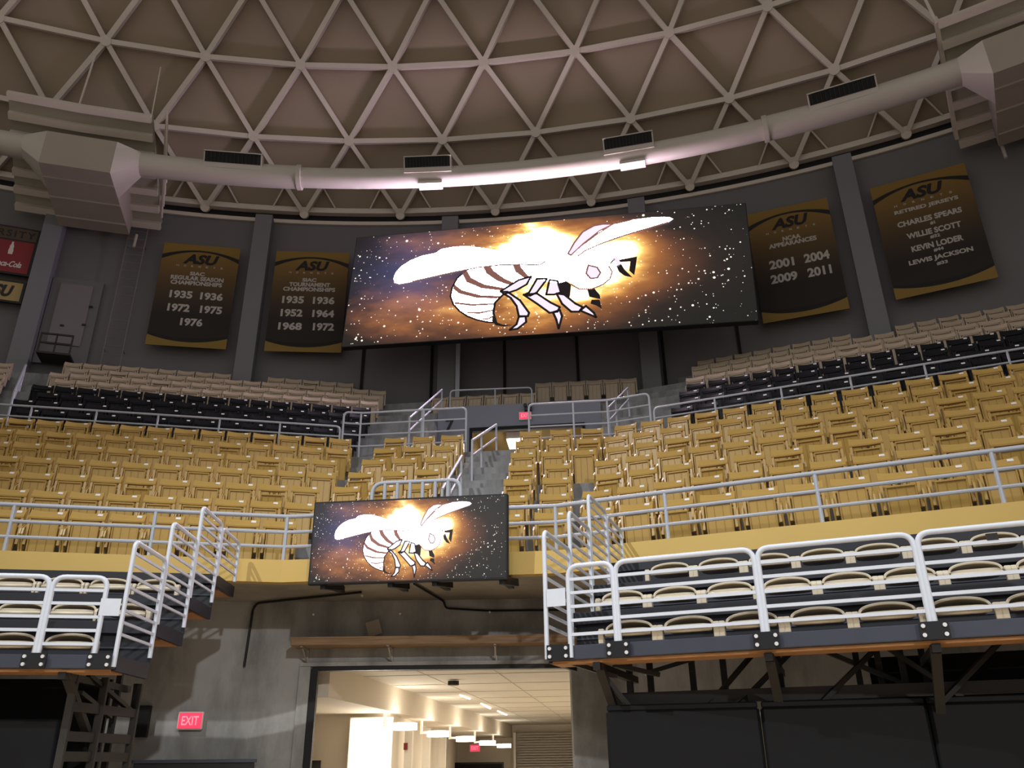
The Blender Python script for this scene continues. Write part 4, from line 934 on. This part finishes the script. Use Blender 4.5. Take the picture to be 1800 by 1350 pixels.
for i, (a0, a1) in enumerate(((-9.45, -6.4), (1.2, 3.8), (12.0, 14.65), (22.35, 25.55))):
    am = (a0 + a1) / 2; X = ctan(am); Y = cdir(am); w = 31.9 * R_(a1 - a0)
    tilt = Matrix.Rotation(R_(20), 3, X); Yt = tilt @ Y; Zt = tilt @ Uz
    c = cyl(32.12, am, 18.22)
    g = thing('duct_register', 'dark slotted air register on the round duct, %s along from the ladder' % NTH[i], 'register', c - Uz * .2, 0, 'air registers on the duct')
    part('collar', MB().box(c + Yt * .12 - Zt * .02, (w, .34, .48), (X, Yt, Zt)), MAT['duct'], g)
    part('backing', MB().box(c - Yt * .054 + Zt * .05, (w - .08, .02, .32), (X, Yt, Zt)), MAT['darkgap'], g)
    nb = 14; vb = MB()
    for j in range(nb): vb.box(c - Yt * .07 - X * (w / 2 - .06) + X * ((w - .12) * (j + .5) / nb) + Zt * .05, (.016, .035, .32), (X, Yt, Zt))
    part('vane', vb, MAT['steelblack'], g)
    part('collar_rim', MB().box(c - Yt * .06 + Zt * .225, (w, .05, .03), (X, Yt, Zt)), MAT['duct'], g)
    if i in (1, 2): part('saddle', MB().box(cyl(32.50, am + .1, 17.72), (w * .5, .34, .10), (X, Y, Uz)), MAT['duct'], g)
# sloping ribbed panels above and behind the duct
def ribbed(a0, a1, label):
    t = thing('ribbed_panel', label, 'panel', cyl(33.5, (a0 + a1) / 2, 17.7)); P0, P1 = (35.2, 17.75), (31.95, 19.35)
    d = Vector((P1[0] - P0[0], P1[1] - P0[1])); nrm = Vector((-d.y, d.x)).normalized(); nrm = nrm if nrm.y > 0 else -nrm
    def slab(f0, f1, h0, h1):
        pr = [(P0[0] + d.x * f + nrm.x * h, P0[1] + d.y * f + nrm.y * h) for f in (f0, f1) for h in (h0, h1)]
        vs = [cyl(R, a, z) for a in (a0, (a0 + a1) / 2, a1) for R, z in pr]; mb = MB()
        for j in (0, 4): mb.add([vs[j + i] for i in range(8)], [(0, 2, 6, 4), (1, 5, 7, 3), (0, 4, 5, 1), (2, 3, 7, 6)])
        mb.add(vs[:4], [(0, 1, 3, 2)]); mb.add(vs[8:], [(0, 1, 3, 2)]); return mb
    part('sheet', slab(0, 1, 0, .22), MAT['ribbed'], t)
    for i in range(7): part('rib', slab(i / 6 - .03, i / 6 + .03, -.16, .0), MAT['strut'], t)
    return t
RL = ribbed(-19.3, -12.35, 'sloping ribbed panel behind the duct near the wall ladder')
RRt = ribbed(28.65, 36.5, 'sloping ribbed panel behind the duct above the jersey banner')
for i in range(4):
    a = -12.3 + .18 * i; part('hanger_rod', MB().tube(cyl(35.0 - .5 * i, a, 17.9 + .1 * i), cyl(33.2 - .45 * i, a + .15, 19.9 - .1 * i), .035, 6), MAT['strut'], RL)
part('hanger_rod', MB().tube(cyl(32.0, -12.4, 19.3), cyl(32.2, -12.6, 21.6), .02, 5), MAT['strut'], RL)
part('hanger_rod', MB().tube(cyl(32.0, -16.0, 19.4), cyl(32.2, -16.0, 21.6), .03, 5), MAT['strut'], RL)
part('hanger_rod', MB().tube(cyl(31.9, 28.6, 19.3), cyl(32.2, 28.3, 21.6), .04, 6), MAT['strut'], RRt)
part('edge_post', MB().bar(cyl(35.1, 28.6, 17.9), cyl(31.9, 28.6, 19.5), .10, .3), MAT['strut'], RRt)
for a, lb in ((-13.45, 'short pale pipe hanging under the duct box by the ladder'), (30.25, 'short pale pipe hanging under the duct box by the jersey banner')):
    solo('drop_pipe', MB().path([cyl(35.25, a, 17.3), cyl(35.2, a, 16.8)], .045, 8), MAT['duct'], lb, 'pipe', None, True)

# ================================================================== UNDER THE BALCONY
t = thing('plank_shelf', 'rough brown plank shelf on pale brackets above the tunnel opening', 'shelf', (-1.0, 12.1, 3.12))
part('plank', MB().box((-.78, 12.28, 3.20), (4.75, .42, .11)), MAT['board'], t)
for u in (540, 688, 871):
    x = aty(u, 1150, 12.5).x
    part('bracket', MB().bar((x, 12.53, 2.92), (x, 12.53, 3.14), .035, .02, (0, 1, 0)).bar((x, 12.12, 3.135), (x, 12.54, 3.135), .035, .015).bar((x, 12.2, 3.12), (x, 12.52, 2.96), .02, .015), MAT['zinc'], t)
c = aty(657, 1104, 12.35)
solo('loose_card', MB().box(c, (.20, .01, .21), (Vector((.96, 0, .28)), Vector((0, 1, 0)), Vector((-.28, 0, .96)))), MAT['creamdark'], 'tilted pale square card standing on the plank shelf', 'card')
p1 = atz(635, 1041, 3.80); p2 = Vector((-3.80, 12.45, 3.80)); p3 = Vector((-3.86, 12.47, 3.72)); p4 = aty(427, 1172, 12.47); p4.x = p3.x - .03
solo('conduit', MB().path(fillet([p1, p2, p3, p4], .1, 4), .018, 6), MAT['steelblack'], 'thin dark conduit bending down the concrete wall beside the tunnel', 'conduit', None, True)
q1 = atz(728, 1026, 3.80); q2 = Vector((-1.02, 12.5, 3.70)); q3 = Vector((-.40, 12.52, 3.66)); q4 = Vector((.9, 12.52, 3.66))
solo('conduit', MB().path(fillet([q1, Vector((-1.05, 12.48, 3.80)), q2, q3, q4], .06, 3), .016, 6), MAT['steelblack'], 'thin dark conduit under the balcony behind the small screen', 'conduit', None, True)
for i, (u, v) in enumerate([(637, 1048), (552, 1081), (704, 1080), (861, 1077)]):
    c = aty(u, v, 12.50) if v > 1060 else atz(u, v, 3.79)
    solo('wall_stud', MB().disc(c, (0, -1, 0), .016, .05, 8), MAT['bolt'], 'small pale stud under the balcony, %s' % ('by the conduit end', 'above the plank end', 'above the card', 'at the dark conduit bend')[i], 'stud', None, True)
exit_sign('red exit sign on the concrete wall beside the tunnel', Vector((-4.50, 12.33, 2.19)), Vector((math.cos(R_(12.2)), math.sin(R_(12.2)), 0)), Vector((-math.sin(R_(12.2)), math.cos(R_(12.2)), 0)), .30, .20)
c = aty(251, 1268, 12.2); solo('wall_box', MB().box(c, (.17, .16, .40), (Vector((.977, .21, 0)), Vector((-.21, .977, 0)), Uz)), MAT['steelblack'], 'small black box on the concrete wall by the end frame', 'box')
a = aty(232, 1335, 11.6); b = aty(449, 1335, 11.95); zt = (a.z + b.z) / 2
t = thing('equipment_cabinet', 'long black cabinet standing against the concrete wall below exit sign', 'cabinet', ((a.x + b.x) / 2, 11.9, 0))
dx = Vector((b.x - a.x, b.y - a.y, 0)); Lc = dx.length; dx = dx / Lc; dy = Vector((-dx.y, dx.x, 0)); cc = (a + b) / 2
part('body', MB().box(Vector((cc.x, cc.y, (zt - .04) / 2)) + dy * .2, (Lc - .05, .36, zt - .04), (dx, dy, Uz)), MAT['steelblack'], t)
part('top', MB().box(Vector((cc.x, cc.y, zt - .02)) + dy * .2, (Lc, .42, .04), (dx, dy, Uz)), MAT['slate'], t)
# tunnel frame
mb = MB(); mb.box((OX0 + .04, WY - .01, OZ / 2), (.10, .10, OZ)); mb.box(((OX0 + OX1) / 2, WY + .0, OZ), (OX1 - OX0, .08, .05)); struct('trim_13', mb, MAT['steelblack'])
mb = MB(); mb.box((OX0 - .10, WY - .02, OZ / 2), (.16, .06, OZ + .06)); mb.box(((OX0 + OX1) / 2, WY - .03, OZ + .06), (OX1 - OX0 + .35, .05, .05)); struct('trim_14', mb, MAT['concrete'])
# ================================================================== SERVICE HALL
HX = (AN, AX, Uz)
for i, (u, v, y) in enumerate([(711, 1277, 16.9), (770, 1290, 20.0), (818, 1299, 23.3), (857, 1306, 27.2), (886, 1311, 31.0)]):
    c = aty(u, v, y); t = thing('drum_light', 'glowing drum light along the service hall ceiling beam, %s from the tunnel mouth' % NTH[i], 'light', c, 0, 'drum lights in the service hall')
    r = .27 * y / 16.9 ** 1.0 * .9
    part('shade', MB().path([c - Uz * .06, c - Uz * .05, c + Uz * .02, c + Uz * .06], .24, 20), MAT['lens'], t, True)
    ds = (Vector((c.x, c.y, 0)) - Vector((OX0, WY + .4, 0))); dd = ds.dot(AX); e = hp(-.05, dd, 2.50); s0 = ds.dot(AN)
    part('arm', MB().bar(c + Uz * .03, Vector((e.x, e.y, c.z + .03)), .05, .05), MAT['halldoor'], t); part('stem', MB().bar(Vector((e.x, e.y, c.z)), e + Uz * .03, .05, .05, AX), MAT['halldoor'], t)
yc = (hp(0, 4.4, 0)).y - .06
a = aty(618, 1265, yc); b = aty(688, 1265, yc)
t = thing('bright_window', 'blinding bright lit window in the service hall wall', 'window', ((a.x + b.x) / 2, yc, 0))
part('pane', MB().box(((a.x + b.x) / 2, yc, (.6 + a.z) / 2), (b.x - a.x, .03, a.z - .6)), MAT['glow'], t); part('frame', MB().box(((a.x + b.x) / 2, yc + .03, (.6 + a.z) / 2), (b.x - a.x + .06, .04, a.z - .52)), MAT['halldoor'], t)
for i, (u, y) in enumerate([(713, 18.6), (745, 21.5), (774, 25.5)]):
    c = aty(u, 1340, y); solo('door_post', MB().box((c.x + .05, y, 1.2), (.16 + .02 * i, .1, 2.4), HX), MAT['halldoor'], 'white door post along the service hall wall, %s from the tunnel mouth' % NTH[i], 'door post', 'white door posts in the hall')
c = aty(713, 1312, 18.5); solo('fire_alarm', MB().box(c, (.07, .06, .13), HX), MAT['signred'], 'tiny red fire alarm on a white post in the hall', 'alarm')
yE = hp(3, HL, 0).y
exit_sign('small red exit sign at the far end of the service hall', aty(835, 1315, yE - .5), AN, AX, .36, .22)
a = aty(788, 1340, yE - .6); b = aty(886, 1340, yE - .6)
t = thing('wall_television', 'dark television on the far service hall wall', 'television', (a + b) / 2 - Uz * 1.0)
part('bezel', MB().box((a + b) / 2 - Uz * .62, ((b - a).length, .08, 1.24), HX), MAT['tv'], t); part('glass', MB().box((a + b) / 2 - Uz * .62 - AX * .045, ((b - a).length - .12, .02, 1.12), HX), MAT['pad'], t)
a = aty(906, 1288, yE - .35); b = aty(1015, 1288, yE - .35)
t = thing('roll_shutter', 'grey slatted roller shutter at the end of the service hall', 'shutter', ((a.x + b.x) / 2 + .6, yE - .3, 0))
sh = MB()
w = 4.6; cx = a.x + w / 2
for i in range(30): sh.box((cx, yE - .3, .05 + i * a.z / 30), (w, .06, a.z / 30 - .03), HX); 
part('curtain', sh, MAT['shutter'], t); part('side_guide', MB().box((a.x - .03, yE - .32, a.z / 2), (.08, .12, a.z), HX), MAT['halldoor'], t)
for i, (u0, v0, u1, v1) in enumerate([(809, 1222, 826, 1229), (846, 1237, 862, 1246), (875, 1250, 890, 1257)]):
    a = atz(u0, v0, HC - .012); b = atz(u1, v1, HC - .012); solo('strip_light', MB().bar(a, b, .022, .012), MAT['lens'], 'thin glowing strip light in the hall ceiling, %s from the tunnel mouth' % NTH[i], 'light', 'strip lights in the hall ceiling')
c = atz(797, 1197, HC - .02); solo('smoke_detector', MB().disc(c, (0, 0, -1), .10, .07, 14), MAT['brownsteel'], 'small dark smoke detector on the service hall ceiling', 'detector', None, True)
c = aty(546, 1346, 16.0); solo('framed_notice', MB().box(aty(551, 1352, yc - .02), (.26, .03, .30)), MAT['brownsteel'], 'dark framed notice at the tunnel edge', 'notice')
def area(name, loc, target, power, sx, sy, color):
    l = bpy.data.lights.new(name, 'AREA'); l.shape = 'RECTANGLE'; l.size = sx; l.size_y = sy; l.energy = power; l.color = color
    o = bpy.data.objects.new(name, l); COL.objects.link(o); o.location = loc; o.rotation_euler = (Vector(target) - Vector(loc)).to_track_quat('-Z', 'Y').to_euler(); return o
area('hall_window_light', hp(-.3, 4.2, 1.6), hp(3.5, 2.0, 1.6), 40, .8, 1.4, (1, .90, .76))
area('hall_light', hp(3.6, 9.0, 2.9), hp(3.6, 9.0, 0), 330, 1.6, 12, (1, .90, .76))
area('portal_light', SM.P(2.75, PT + 1.6, OPZ - .06), SM.P(2.75, PT + 1.6, 0), 45, .6, 1.4, (1, .95, .82))
